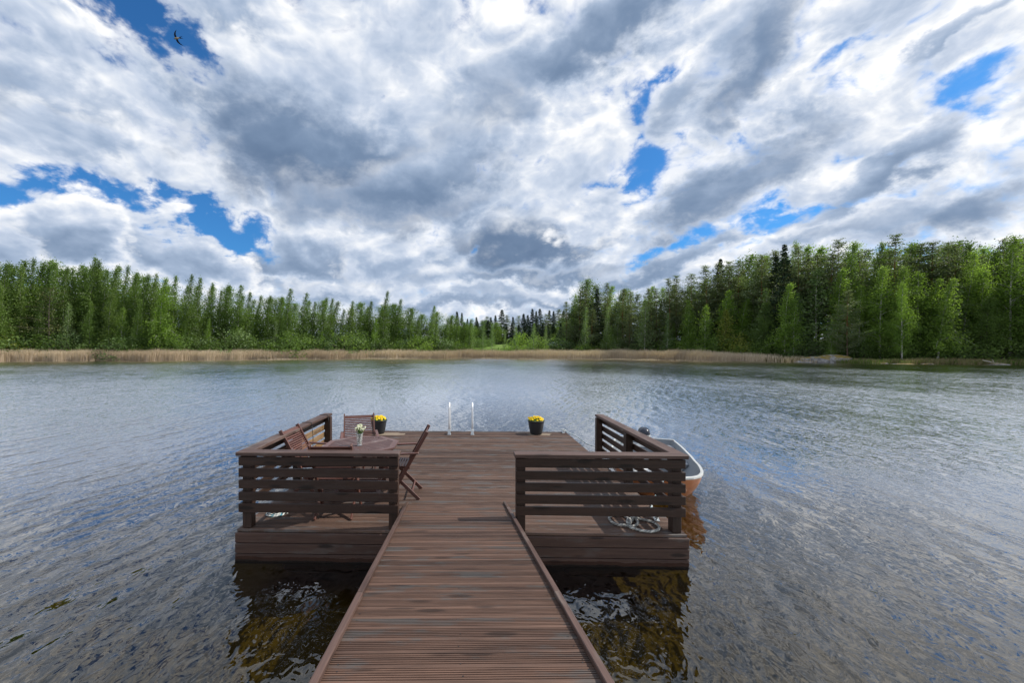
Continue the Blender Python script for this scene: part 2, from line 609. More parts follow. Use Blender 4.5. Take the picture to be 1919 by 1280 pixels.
L_BIRCH = leaf_mat('birch leaves', ((.075, .130, .030), (.118, .190, .044), (.170, .245, .064)))
L_FRESH = leaf_mat('fresh bright leaves', ((.125, .205, .042), (.180, .275, .060), (.240, .335, .090)), .6)
L_ASPEN = leaf_mat('silvery green leaves', ((.110, .180, .065), (.165, .240, .095), (.235, .305, .140)), .45)
L_YELLOW = leaf_mat('yellow green leaves', ((.120, .150, .022), (.170, .205, .034), (.225, .245, .050)), .4)
L_OLIVE = leaf_mat('olive leaves', ((.065, .082, .022), (.092, .110, .030), (.125, .135, .042)), .25)
L_WILLOW = leaf_mat('willow leaves', ((.055, .100, .030), (.085, .140, .042), (.125, .180, .062)), .3)
L_PINE = leaf_mat('pine needles', ((.095, .125, .064), (.130, .165, .088), (.170, .205, .115)), .45)
L_SPRUCE = leaf_mat('spruce needles', ((.016, .036, .017), (.028, .054, .024), (.042, .072, .032)), .1)
L_REED = leaf_mat('dry reed stalks', ((.44, .34, .25), (.60, .49, .375), (.74, .64, .53)), .2, 0)
L_GRASS = leaf_mat('meadow grass', ((.070, .125, .022), (.105, .175, .032), (.150, .215, .045)), .35, 0)
L_SEDGE = leaf_mat('pale sedge', ((.10, .11, .04), (.17, .15, .07), (.26, .21, .11)), .25, 0)


def bark(name, a, b, birch=False, pine=False):
    m, n = new_mat(name)
    tcn = n.node('ShaderNodeTexCoord').outputs['Object']
    if birch:
        nz = n.noise(n.vmath('MULTIPLY', tcn, (2, 2, 3.2)), 1.5, 5, .7)
        c = n.mix(n.remap(nz, .50, .60), a, b)
    else:
        nz = n.noise(n.vmath('MULTIPLY', tcn, (9, 9, 1.5)), 1.0, 5, .6)
        c = n.mix(nz, a, b)
        if pine:
            z = n.sep(tcn)[2]
            c = n.mix(n.remap(n.math('MULTIPLY_ADD', nz, 4, z), 7, 13), c, (.22, .085, .036))
    finish(n, c, .8, .2, nz, .02)
    return m


B_BIRCH = bark('white birch bark', (.52, .50, .46), (.07, .06, .05), birch=True)
B_PINE = bark('pine bark', (.075, .050, .038), (.13, .085, .062), pine=True)
B_DARK = bark('grey brown bark', (.05, .042, .034), (.10, .085, .07))


# ================================================================== lake, land
U_TAB = [(-180, 1.4), (-165, 1.5), (-140, 4), (-115, 24), (-90, 62), (-70, 88), (-58, 108), (-48.9, 122), (-36.7, 110), (-19, 108), (1, 112), (18, 109),
         (30.7, 104), (40.7, 100), (48.5, 99), (54.9, 108), (65, 96), (80, 70), (105, 40), (135, 6), (160, 1.5), (180, 1.4)]


def shore_r(a):
    d = math.degrees(a)
    for (a0, r0), (a1, r1) in zip(U_TAB, U_TAB[1:]):
        if a0 <= d <= a1:
            k = (d - a0) / (a1 - a0)
            k = k * k * (3 - 2 * k)
            r = r0 + (r1 - r0) * k
            break
    else:
        r = 1.4
    return r + (0.9 * math.sin(a * 23) + .6 * math.sin(a * 51 + 1)) * min(1, r / 50)


def ground_h(a, r):
    d = r - shore_r(a)
    deg = abs(math.degrees(a))
    if deg > 100:
        k = min(1, (deg - 100) / 30)
    else:
        k = 0
    if d < 0:
        return max(-.62, -.06 + d * (.12 + .3 * k))
    far = -.06 + min(d, 5) * .055 + max(0, min(d, 60) - 5) * (.075 if math.degrees(a) < 28 else .10)
    far += .35 * math.sin(a * 37 + d * .05) * min(1, d / 20) + max(0, min(d, 400) - 60) * .012
    near = -.06 + min(d, 3) * .50 + max(0, min(d, 30) - 3) * .05
    return far * (1 - k) + near * k


def polar(a, r, z=0.0):
    return (r * math.sin(a), r * math.cos(a), z)


def ground_mat():
    m, n = new_mat('shore ground')
    pos = n.node('ShaderNodeNewGeometry').outputs['Position']
    x, y, z = n.sep(pos)
    n1 = n.noise(pos, .25, 6, .6)
    n2 = n.noise(pos, 3.0, 5, .65)
    soil = n.mix(n2, (.035, .026, .016), (.085, .065, .040))
    grass = n.mix(n2, (.045, .085, .016), (.115, .175, .035))
    c = n.mix(n.remap(n1, .38, .58), soil, grass)
    meadow = n.remap(n.math('ABSOLUTE', n.math('SUBTRACT', n.math('DIVIDE', x, n.math('MAXIMUM', y, 1.0)), .10)), .22, .36, 1, 0)
    c = n.mix(n.math('MULTIPLY', meadow, .9), c, n.mix(n2, (.09, .155, .026), (.165, .235, .045)))
    mud = n.remap(n.math('MULTIPLY_ADD', n1, .25, z), .20, .45, 1, 0)
    c = n.mix(mud, c, n.mix(n2, (.028, .021, .013), (.075, .055, .036)))
    silt = n.mix(n.noise(pos, .8, 5, .6), (.050, .036, .0022), (.062, .045, .0030))
    c = n.mix(n.remap(z, -.10, -.22), c, silt)
    finish(n, c, .9, .2, n2, .05)
    return m


def build_ground():
    NA = 300
    ins = [0.02, .35, .6, .8, .9, .96, .985]
    outs = [0, .6, 1.4, 2.6, 4, 6, 9, 13, 18, 24, 32, 45, 60, 90, 140, 220, 400, 900, 2500]
    vs, fs = [], []
    rows = len(ins) + len(outs)
    for i in range(NA):
        a = -math.pi + 2 * math.pi * i / NA
        S = shore_r(a)
        for q in ins:
            vs.append(polar(a, S * q, ground_h(a, S * q)))
        for d in outs:
            vs.append(polar(a, S + d, ground_h(a, S + d)))
    for i in range(NA):
        j = (i + 1) % NA
        for k in range(rows - 1):
            fs.append((i * rows + k, j * rows + k, j * rows + k + 1, i * rows + k + 1))
    fs.append(tuple(i * rows for i in range(NA - 1, -1, -1)))
    b = MB()
    b.add(vs, fs, smooth=True)
    o = b.build('ground', ground_mat(), None, True)
    tag(o, kind='structure')


def water_mat():
    m, n = new_mat('lake water')
    pos = n.node('ShaderNodeNewGeometry').outputs['Position']
    rot = n.node('ShaderNodeVectorRotate', rotation_type='Z_AXIS')
    n.inp(rot.inputs['Vector'], pos)
    rot.inputs['Angle'].default_value = R(9)
    p = rot.outputs[0]
    E = 0.012
    gust = n.remap(n.noise(n.vmath('MULTIPLY', pos, (.05, .03, 1)), 1.0, 4, .6), .36, .64, .62, 1.18)

    ph = n.noise(n.vmath('MULTIPLY', p, (.55, .38, 1)), 1.0, 3, .55, color=True)
    px_, py_, pz_ = n.sep(ph)
    am = n.noise(n.vmath('MULTIPLY', p, (.8, .45, 1)), 1.0, 2, .5, color=True)
    ax_, ay_, az_ = n.sep(am)

    def height(q):
        # three short wave trains running before the wind, bent and gathered by noise, under finer ripples
        h = 0.0
        for lam, deg, amp, wob, av in ((.62, 6, .0122, px_, ax_), (.36, -19, .0066, py_, ay_), (.21, 24, .0030, pz_, az_)):
            k = 2 * math.pi / lam
            d = n.vmath('DOT_PRODUCT', q, (k * math.cos(R(deg)), k * math.sin(R(deg)), 0))
            s_ = n.math('SINE', n.math('MULTIPLY_ADD', wob, 16.0, d))
            s_ = n.math('SUBTRACT', 1.0, n.math('POWER', n.math('MULTIPLY_ADD', s_, .5, .5), .8))
            h = n.math('MULTIPLY_ADD', s_, n.math('MULTIPLY', n.remap(av, .30, .68), amp * 2), h)
        w = n.noise(n.vmath('MULTIPLY', q, (1.5, .6, 1)), 1.0, 1, .45)
        r = n.noise(n.vmath('MULTIPLY', q, (7.5, 5.0, 1)), 1.0, 2, .55, .4)
        h = n.math('MULTIPLY_ADD', w, .060, h)
        return n.math('MULTIPLY_ADD', r, .024, h)

    h0 = height(p)
    hx = height(n.vmath('ADD', p, (E, 0, 0)))
    hy = height(n.vmath('ADD', p, (0, E, 0)))
    gx = n.math('MULTIPLY', n.math('MULTIPLY', n.math('SUBTRACT', h0, hx), 1 / E), gust)
    gy = n.math('MULTIPLY', n.math('MULTIPLY', n.math('SUBTRACT', h0, hy), 1 / E), gust)
    back = n.node('ShaderNodeVectorRotate', rotation_type='Z_AXIS')
    n.inp(back.inputs['Vector'], n.comb(gx, gy, 0.0))
    back.inputs['Angle'].default_value = R(-9)
    g = back.outputs[0]
    # seen at a grazing angle only the wave faces that lean towards the eye are visible
    inc = n.node('ShaderNodeNewGeometry').outputs['Incoming']
    ix, iy, iz = n.sep(inc)
    vh = n.vmath('NORMALIZE', n.comb(ix, iy, 0.0))
    sv = n.vmath('DOT_PRODUCT', g, vh)
    hid = n.remap(iz, .04, .55, 1.0, 0)
    lift = n.math('MULTIPLY', n.math('SUBTRACT', n.math('ABSOLUTE', sv), sv), hid)
    g = n.vmath('ADD', g, n.vmath('SCALE', vh, scale=lift))
    g = n.vmath('SCALE', g, scale=n.math('MULTIPLY_ADD', hid, .6, 1.0))
    nor = n.vmath('NORMALIZE', n.vmath('ADD', g, (0, 0, 1)))
    calm = n.vmath('NORMALIZE', n.vmath('ADD', n.vmath('SCALE', g, scale=.45), (0, 0, 1)))
    gl = n.node('ShaderNodeBsdfGlossy')
    gl.inputs['Color'].default_value = (1, 1, 1, 1)
    gl.inputs['Roughness'].default_value = .03
    n.l.new(nor, gl.inputs['Normal'])
    tr = n.node('ShaderNodeBsdfTransparent')
    tr.inputs['Color'].default_value = (.84, .78, .50, 1)
    fr = n.node('ShaderNodeFresnel')
    fr.inputs['IOR'].default_value = 1.40
    n.l.new(calm, fr.inputs['Normal'])
    mx = n.node('ShaderNodeMixShader')
    n.l.new(n.math('MULTIPLY', fr.outputs[0], 2.05, clamp=True), mx.inputs[0])
    n.l.new(tr.outputs[0], mx.inputs[1])
    n.l.new(gl.outputs[0], mx.inputs[2])
    o = n.node('ShaderNodeOutputMaterial')
    n.l.new(mx.outputs[0], o.inputs['Surface'])
    return m


def build_water():
    NA = 300
    vs = [(0, 0, 0)]
    fs = []
    ks = [.1, .3, .6, .9]
    for i in range(NA):
        a = -math.pi + 2 * math.pi * i / NA
        S = shore_r(a)
        for k in ks:
            vs.append(polar(a, S * k, 0))
        vs.append(polar(a, S + 2.2, 0))
    n = len(ks) + 1
    for i in range(NA):
        j = (i + 1) % NA
        fs.append((0, 1 + i * n, 1 + j * n))
        for k in range(n - 1):
            fs.append((1 + i * n + k, 1 + i * n + k + 1, 1 + j * n + k + 1, 1 + j * n + k))
    b = MB()
    b.add(vs, fs)
    o = b.build('lake_water', water_mat(), None, True)
    tag(o, kind='structure')


build_ground()
build_water()


def build_bed():
    """the uneven silt bottom round the platform"""
    from mathutils import noise as mn
    nx, ny, st = 96, 96, .17
    vs, fs = [], []
    for j in range(ny):
        for i in range(nx):
            x, y = -8.1 + i * st, -1.0 + j * st
            e = min(1, min(i, j, nx - 1 - i, ny - 1 - j) / 8)
            z = -.52 + .22 * mn.fractal((x * 1.1, y * 1.1, 3), .8, 2.1, 4) * 1.0  # bumps added to break up the edges of shadows cast on the bottom
            vs.append((x, y, -.72 + (max(-.78, min(-.20, z)) + .72) * e))
    for j in range(ny - 1):
        for i in range(nx - 1):
            k = j * nx + i
            fs.append((k, k + 1, k + nx + 1, k + nx))
    b = MB()
    b.add(vs, fs, smooth=True)
    tag(b.build('lake_bed', bpy.data.materials['shore ground'], None, True), kind='structure')


build_bed()

# ================================================================== floating platform
DECK = 0.36
PLAT = T(0.015, 4.575, DECK, -1.6)
PW, PL = 2.585, 5.66


def grooved(b, width, x0, x1, ridges, M, rnd=None, depth=.006):
    """one decking board, its top ribbed lengthways; local x along the board, y across, top at z 0"""
    prof = [(0, -.028), (0, -.003)]
    m = .006
    step = (width - 2 * m) / ridges
    for k in range(ridges):
        y = m + k * step
        prof += [(y, 0.0), (y + step * .56, 0.0), (y + step * .64, -depth), (y + step * .94, -depth)]
    prof = prof[:-2]
    prof += [(width, -.003), (width, -.028)]
    off = (rng.uniform(0, 60), rng.uniform(0, 60), rng.uniform(0, 60))
    vs, gs = [], []
    for x in (x0, x1):
        for (y, z) in prof:
            vs.append(M @ Vector((x, y, z)))
            gs.append((x + off[0], y + off[1], z + off[2]))
    n = len(prof)
    fs = [(i, i + 1, n + i + 1, n + i) for i in range(n - 1)]
    fs += [tuple(range(n - 1, -1, -1)), tuple(range(n, 2 * n))]
    b.add(vs, fs, gs, rnd)


dock = empty('floating_dock', PLAT, 'wide brown floating timber deck with ribbed boards at the end of the gangway', 'dock')
b = MB()
nb = 48
pitch = PL / nb
for i in range(nb):
    grooved(b, pitch - .005, -PW, PW, 6, Matrix.Translation((0, i * pitch, rng.uniform(-.0012, .0008))))
b.build('deck_boards', WOOD_DECK, dock)
b = MB()
for k in range(3):
    z = -.028 - .060 - k * .121
    b.box((0, -.017, z), (2 * PW + .02, .032, .114), along=0, ch=.006)
b.build('front_fascia', WOOD_FASCIA, dock)
for nm, sgn in (('side_fascia', -1), ('side_fascia', 1)):
    b = MB()
    for k in range(3):
        z = -.028 - .060 - k * .121
        b.box((sgn * (PW - .012), PL / 2, z), (.032, PL - .012, .114), along=1, ch=.006)
    b.build(nm, WOOD_FASCIA, dock)
b = MB()
for k in range(3):
    b.box((0, PL + .010, -.088 - k * .121), (2 * PW - .06, .032, .114), along=0, ch=.006)
b.build('rear_fascia', WOOD_FASCIA, dock)
for sx in (-1.7, 0, 1.7):
    b = MB()
    b.box((sx, PL / 2, -.36), (.9, PL - .3, .5), along=1, ch=.06)
    b.build('float', FLOATMAT, dock)

# ------------------------------------------------------------------ railings
CAPZ = .90


def rail_side(thing, sg, x_in, pale):
    """L-shaped railing: front run from the corner to x_in, side run of 2.84 m; sg is the side"""
    xc = sg * (PW - .01)
    posts = [(sg * (PW - .095), .085), (x_in + sg * .062, .085), (sg * (PW - .095), 1.42), (sg * (PW - .095), 2.76)]
    for (x, y) in posts:
        b = MB()
        b.box((x, y, (CAPZ - .05) / 2), (.105, .105, CAPZ - .05), along=2, ch=.006)
        b.build('post', WOOD_RAIL, thing)
    zs = [.795, .658, .521, .384, .247]
    for z in zs:                                    # front boards, on the outer face of the posts
        b = MB()
        x0, x1 = sorted((x_in, xc - sg * .002))
        b.box(((x0 + x1) / 2, .016, z + rng.uniform(-.003, .003)), (x1 - x0, .028, .100), along=0, ch=.003)
        b.build('board', WOOD_RAIL, thing)
    for k, z in enumerate(zs):                      # side boards
        b = MB()
        M = Matrix.Rotation(R(rng.uniform(-.12, .12)), 3, 'X')
        if pale:
            b.box((xc - sg * .016, .034 + .69, z), (.021, 1.38, .092), M, along=1, ch=.004)
            o = b.build('board', WOOD_RAIL, thing)
            b = MB()
            b.box((xc - sg * .016, 2.115, z), (.021, 1.36, .092), M, along=1, ch=.004)
            o = b.build('board', WOOD_PALE if k else WOOD_RAIL, thing)
            if k:
                o['label'] = 'faded tan board'
        else:
            b.box((xc - sg * .016, .034 + 1.38, z), (.021, 2.76, .092), M, along=1, ch=.004)
            b.build('board', WOOD_RAIL, thing)
    b = MB()
    x0, x1 = sorted((x_in - sg * .012, sg * (PW + .02)))
    b.box(((x0 + x1) / 2, .066, CAPZ - .022), (x1 - x0, .15, .044), along=0, ch=.006)
    b.build('cap_rail', WOOD_CAP, thing)
    b = MB()
    segs = [(.143, 1.50), (1.503, 2.87)]
    for (y0, y1) in segs:
        b.box((sg * (PW - .055), (y0 + y1) / 2, CAPZ - .022), (.15, y1 - y0, .044), along=1, ch=.006)
    b.build('cap_rail', WOOD_CAP, thing)


rl = empty('railing', PLAT, 'brown board railing round the table corner of the deck, left of the gangway', 'railing', 'board railings on the deck')
rail_side(rl, -1, -.70, True)
rr = empty('railing', PLAT, 'brown board railing beside the moored boat, right of the gangway', 'railing', 'board railings on the deck')
rail_side(rr, 1, .655, False)

# cords wound round the far end of the left rail, their ends hanging down
for y, hang, lab in ((2.62, .22, 'dark cord looped over the far end of the left railing'), (1.86, .34, 'dark cord looped over the left railing just beyond the leaning chair back')):
    b = MB()
    xi, xo = -(PW - .135) + .003, -(PW + .024)
    zt, zb = CAPZ + .005, CAPZ - .051
    b.tube([(xi, y, zt), (xo, y + .02, zt), (xo, y + .02, zb), (xi, y, zb), (xi, y, zt)], .006, 6)
    b.tube([(xi + .004, y, zb), (xi + .01, y + .03, zb - hang * .5), (xi + .002, y + .05, zb - hang)], .005, 6)
    o = b.build('cord', BLACK)
    o.matrix_world = PLAT
    tag(o, lab, 'cord', 'cords on the left railing')

# ------------------------------------------------------------------ gangway
gA, gB = Vector((-.015, 5.0, .447)), Vector((.052, -1.6, .447 + .16 * 6.6))
ex = Vector((1, .0102, 0)).normalized()
ey = (gB - gA).normalized()
ez = ex.cross(ey) * -1
ez = ez if ez.z > 0 else -ez
GM = Matrix((ex, ey, ez)).transposed().to_4x4()
GM.translation = gA
glen = (gB - gA).length
gang = empty('gangway', GM, 'long narrow gangway of ribbed brown boards sloping down to the floating deck', 'gangway')
b = MB()
GP = .1165
HW = .672
for i in range(int(glen / GP)):
    Mx = Matrix.Translation((rng.uniform(-.003, .003), i * GP, rng.uniform(-.0015, .001)))
    grooved(b, GP - .005, -HW + .01, HW - .01, 6, Mx, depth=.009)
    for xs in (-.60, -.585, .0, .59, .605):
        if rng.random() < .8:
            cx, cy = xs + rng.uniform(-.01, .01), i * GP + rng.choice((.022, .060, .088)) + rng.uniform(-.004, .004)
            r0 = rng.uniform(.0032, .0048)
            b.add([(cx + r0 * math.cos(q), cy + r0 * math.sin(q), .0012) for q in (0, 1.05, 2.09, 3.14, 4.19, 5.24)], [(0, 1, 2, 3, 4, 5)], mi=1)
b.build('deck_boards', [WOOD_RAMP, BLACK], gang)
for sg in (-1, 1):
    b = MB()
    y = -.0
    while y < glen:
        L = min(2.4, glen - y)
        b.box((sg * (HW - .020), y + L / 2, .016), (.040, L - .004, .032), along=1, ch=.004)
        y += L
    b.build('kerb', WOOD_CAP, gang)
    b = MB()
    b.box((sg * (HW - .07), glen / 2 + .25, -.098), (.05, glen - .5, .135), along=1)
    b.build('stringer', WOOD_RAIL, gang)
# hinged landing flap lying on the deck
b = MB()
fl = Vector((0, -.335, -.058))
fa = math.atan2(-fl.z, -fl.y)
FM = Matrix.Rotation(fa - math.atan2(.16, 1), 4, 'X')
for i in range(3):
    grooved(b, .107, -HW + .01, HW - .01, 6, FM @ Matrix.Translation((0, -.113 * (i + 1) - .002, 0)), depth=.004)
for sg in (-1, 1):
    b.box(FM.to_3x3() @ Vector((sg * (HW - .020), -.172, .014)), (.036, .335, .028), FM.to_3x3(), along=1, ch=.005)
b.build('landing_flap', WOOD_RAMP, gang)


# ------------------------------------------------------------------ swim ladder
def P(x, y, z=0.0):
    return PLAT @ Vector((x, y, z))


lad = empty('swim_ladder', PLAT @ T(-.075, 5.20), 'bright metal swim ladder with two upright handrails at the far deck edge', 'ladder')
for sx in (-.285, .285):
    b = MB()
    path = [(sx, 0, .0), (sx, 0, .3), (sx, .01, .66)]
    for k in range(1, 9):
        a = math.pi * k / 8
        path.append((sx, .01 + .16 - .16 * math.cos(a), .66 + .10 * math.sin(a)))
    path += [(sx, .52, .2), (sx, .52, -.9)]
    b.tube([Vector(p) for p in path[:11]] + [Vector((sx, .36, .55)), Vector((sx, .52, .12)), Vector((sx, .54, -.9))], .021, 12)
    b.build('handrail', STEEL, lad)
    b = MB()
    b.box((sx, -.035, .065), (.07, .025, .13), Matrix.Rotation(R(-12), 3, 'X'), ch=.006)
    b.box((sx, .0, .012), (.085, .12, .02), ch=.005)
    b.build('mounting_bracket', GALV, lad)
for z in (-.12, -.38, -.64):
    b = MB()
    b.box((0, .53, z), (.53, .07, .03), ch=.006)
    b.build('step', GALV, lad)


# ------------------------------------------------------------------ flower pots
def petal_head(b, c, r, nrm, mi, n=5):
    """an open flower: n overlapping round petals, slightly cupped"""
    nrm = Vector(nrm).normalized()
    u = nrm.orthogonal().normalized()
    w = nrm.cross(u)
    a0 = rng.uniform(0, 6.28)
    for k in range(n):
        a = a0 + 2 * math.pi * k / n
        d = u * math.cos(a) + w * math.sin(a)
        s = nrm.cross(d)
        vs = [Vector(c)]
        for t in (-1, -.55, 0, .55, 1):
            ang = t * 1.25
            vs.append(Vector(c) + d * r * (.62 + .42 * math.cos(ang)) * (1 if abs(t) < 1 else .8) + s * r * .62 * math.sin(ang) + nrm * r * (.18 + .1 * rng.random()))
        b.add(vs, [(0, i, i + 1) for i in range(1, 5)], mi=mi)


YELLOW = leaf_mat('yellow pansy petals', ((.70, .42, .004), (.80, .54, .006), (.85, .66, .012)), .25, 0)
WHITEPET = leaf_mat('white petals', ((.66, .66, .56), (.74, .74, .66), (.80, .80, .74)), .3, 0)
STEMG = leaf_mat('green stems', ((.07, .14, .02), (.11, .19, .03), (.15, .24, .04)), .25, 0)


def flower_pot(x, y, label, seed):
    global rng
    keep, rng = rng, random.Random(seed)
    t = empty('flower_pot', PLAT @ T(x, y, .001), label, 'flower pot', 'yellow flower pots at the far deck edge')
    b = MB()
    prof = [(0, .004), (.128, .004), (.136, .012)]
    for k in range(17):
        z = .02 + k * .0175
        r = .138 + .062 * (z / .34) ** .8
        prof += [(r, z), (r + .0022, z + .009)]
    prof += [(.207, .318), (.209, .338), (.200, .342), (.192, .335), (.186, .295)]
    b.lathe(prof, 40)
    b.build('pot', DARKPLASTIC, t)
    b = MB()
    b.lathe([(0, .300), (.1, .303), (.186, .296)], 24)
    b.build('soil', SOIL, t)
    b = MB()
    for _ in range(150):
        a, r = rng.uniform(0, 6.28), .19 * math.sqrt(rng.random())
        c = Vector((r * math.cos(a), r * math.sin(a), .31 + .075 * (1 - (r / .2) ** 2) * rng.random() + .02))
        nrm = Vector((rng.uniform(-1, 1), rng.uniform(-1, 1), rng.uniform(.2, 1))).normalized()
        u = nrm.orthogonal().normalized() * .030
        w = nrm.cross(u) * .6
        b.add([c - u, c - w, c + u, c + w], [(0, 1, 2, 3)])
    b.build('foliage', STEMG, t)
    b = MB()
    for _ in range(52):
        a, r = rng.uniform(0, 6.28), .185 * math.sqrt(rng.random())
        c = (r * math.cos(a), r * math.sin(a), .365 + .055 * (1 - (r / .2) ** 2) + rng.uniform(-.012, .022))
        petal_head(b, c, .027, (math.cos(a) * r * 4 + rng.uniform(-.4, .4), math.sin(a) * r * 4 - .5 + rng.uniform(-.4, .4), .8), 0)
    b.build('blossoms', YELLOW, t)
    rng = keep


flower_pot(1.79, 5.35, 'charcoal pot of yellow pansies standing alone right of the swim ladder', 3)
flower_pot(-2.13, 5.33, 'charcoal pot of yellow pansies half hidden behind the far chair', 4)

# pale scoured patches of dry dirt round the two pots
PATCH = plain('dry dirt film', (.20, .155, .11), .9, 0, .35, 25)


def dirt_patch(x, y, w, d, seed, label):
    r = random.Random(seed)
    b = MB()
    n = 26
    vs = [(0, 0, .0012)]
    for k in range(n):
        a = 2 * math.pi * k / n
        q = (1 + r.uniform(-.22, .16))
        vs.append((w * math.copysign(abs(math.cos(a)) ** .6, math.cos(a)) * q, d * math.copysign(abs(math.sin(a)) ** .6, math.sin(a)) * q, .0012))
    b.add(vs, [(0, 1 + k, 1 + (k + 1) % n) for k in range(n)])
    o = b.build('dirt_patch', PATCH, dock)
    o.location = (x, y, .0006)
    o['label'] = label


dirt_patch(1.86, 5.31, .30, .13, 1, 'pale dirt film round the lone pot')
dirt_patch(-1.93, 5.24, .42, .17, 2, 'pale dirt film round the half hidden pot')

# ------------------------------------------------------------------ octagonal table
tab = empty('garden_table', T(-1.40, 5.80, DECK + .001, 0), 'octagonal slatted wooden garden table with a glass vase on it', 'table')
TZ, AF = .722, .515
corner = [Vector((AF / math.cos(R(22.5)) * math.cos(R(22.5 + 45 * k)), AF / math.cos(R(22.5)) * math.sin(R(22.5 + 45 * k)), 0)) for k in range(8)]
b = MB()
fw = .075
for k in range(8):
    p, q = corner[k], corner[(k + 1) % 8]
    pi_, qi = p * (1 - fw / AF), q * (1 - fw / AF)
    e = .0012
    vs = []
    mid = (p + q) / 2
    d = (q - p).normalized() * e
    for z in (TZ - .026, TZ):
        for pt, s in ((p, 1), (q, -1), (qi, -1), (pi_, 1)):
            vs.append(Vector((pt.x, pt.y, z)) + d * s)
    dl = (q - p).normalized()
    gs = [(v.dot(dl) + 10 * k, v.dot(Vector((-dl.y, dl.x, 0))), v.z) for v in vs]
    b.add(vs, [(0, 1, 2, 3), (4, 5, 6, 7), (0, 1, 5, 4), (1, 2, 6, 5), (2, 3, 7, 6), (3, 0, 4, 7)], gs)
b.build('frame', WOOD_TABLE, tab)
b = MB()
bd = Vector((math.cos(R(45)), math.sin(R(45)), 0))
bn = Vector((-bd.y, bd.x, 0))
inr = AF - fw - .003


def oct_extent(origin, direction):
    best = 9
    for k in range(8):
        a = R(45 * k)
        nrm = Vector((math.cos(a), math.sin(a), 0))
        den = nrm.dot(direction)
        if den > 1e-6:
            best = min(best, (inr - nrm.dot(origin)) / den)
    return best


b2 = MB()
L1 = oct_extent(Vector((0, 0, 0)), bd)
b2.bar(-bd * L1 + Vector((0, 0, TZ - .012)), bd * L1 + Vector((0, 0, TZ - .012)), .085, .024)
b2.build('centre_bar', WOOD_TABLE, tab)
s = -L1 + .014
while s < L1:
    for sg in (-1, 1):
        o_ = bd * s + bn * sg * .046
        Lx = oct_extent(o_, bn * sg)
        if Lx > .03:
            b.bar(o_ + Vector((0, 0, TZ - .014)), o_ + bn * sg * Lx + Vector((0, 0, TZ - .014)), .021, .020)
    s += .0275
b.build('slats', WOOD_TABLE, tab)
for sx in (-1, 1):
    for sy in (-1, 1):
        b = MB()
        b.bar((sx * .30, -sy * .33, 0.0), (sx * .30 - sx * .03 * (sy > 0), sy * .30, TZ - .03), .028, .055, up=(1, 0, 0))
        b.build('leg', WOOD_TABLE, tab)
    b = MB()
    b.bar((sx * .33, -.40, TZ - .045), (sx * .33, .40, TZ - .045), .03, .035)
    b.build('apron', WOOD_TABLE, tab)
b = MB()
b.bar((-.28, .20, .12), (.28, .20, .12), .03, .05)
b.build('stretcher', WOOD_TABLE, tab)
b = MB()
b.bar((-.26, -.20, .12), (.26, -.20, .12), .03, .05)
b.build('stretcher', WOOD_TABLE, tab)


# ------------------------------------------------------------------ folding chairs
CH = .957
S0, S1 = Vector((0, -.323, CH)), Vector((0, .215, 0))   # stile line seen from the side


def on_stile(h):
    return S0 + (S1 - S0) * ((CH - h) / CH)


def make_chair(label):
    t = empty('folding_chair', Matrix(), label, 'chair', 'wooden folding chairs round the table')
    X, XI = .252, .222
    sdir = (S0 - S1).normalized()
    nrm = Vector((0, sdir.z, -sdir.y))
    for sx in (-1, 1):
        b = MB()
        b.bar(Vector((sx * X, 0, 0)) + S1, Vector((sx * X, 0, 0)) + S0, .024, .050, up=nrm)
        b.build('front_leg', WOOD_CHAIR, t)
        b = MB()
        b.bar((sx * XI, -.21, 0.002), (sx * XI, .245, .452), .022, .048, up=(0, -.7, .7))
        b.build('rear_leg', WOOD_CHAIR, t)
        b = MB()
        pa = on_stile(.665)
        b.bar((sx * (X + .035), pa.y - .05, .668), (sx * (X + .035), .30, .650), .052, .024, ch=.008)
        b.bar((sx * (X + .030), .235, .642), (sx * (X + .018), .265, .455), .024, .040, up=(0, 1, 0))
        b.build('armrest', WOOD_CHAIR, t)
    b = MB()
    for sx in (-1, 1):                                   # seat rails
        b.bar((sx * .195, -.075, .440), (sx * .195, .33, .462), .022, .036)
    for k in range(11):
        y = -.055 + k * .036
        b.box((0, y, .4625 + y * .054), (.43, .027, .014), Matrix.Rotation(R(3.1), 3, 'X'), 0, .003)
    b.bar((-.205, .338, .458), (.205, .338, .458), .022, .040)
    b.build('seat', WOOD_CHAIR, t)
    b = MB()
    for k in range(15):
        h = .515 + k * .0268
        if k == 14:
            h = .905
        c = on_stile(h)
        b.bar((-.240, c.y, h), (.240, c.y, h), .014, .021 if k < 14 else .055, up=sdir, ch=.003)
    b.build('backrest', WOOD_CHAIR, t)
    b = MB()
    b.bar((-.212, -.105, .115), (.212, -.105, .115), .020, .045, up=(0, -.7, .7))
    b.build('rear_stretcher', WOOD_CHAIR, t)
    b = MB()
    c = on_stile(.16)
    b.bar((-.24, c.y, .16), (.24, c.y, .16), .018, .040, up=sdir)
    b.build('front_stretcher', WOOD_CHAIR, t)
    return t


def copy_thing(o, label=None):
    c = o.copy()
    C.objects.link(c)
    if label:
        c['label'] = label
    for ch in o.children:
        d = ch.copy()
        C.objects.link(d)
        d.parent = c
        for g in ch.children:
            e = g.copy()
            C.objects.link(e)
            e.parent = d
    return c


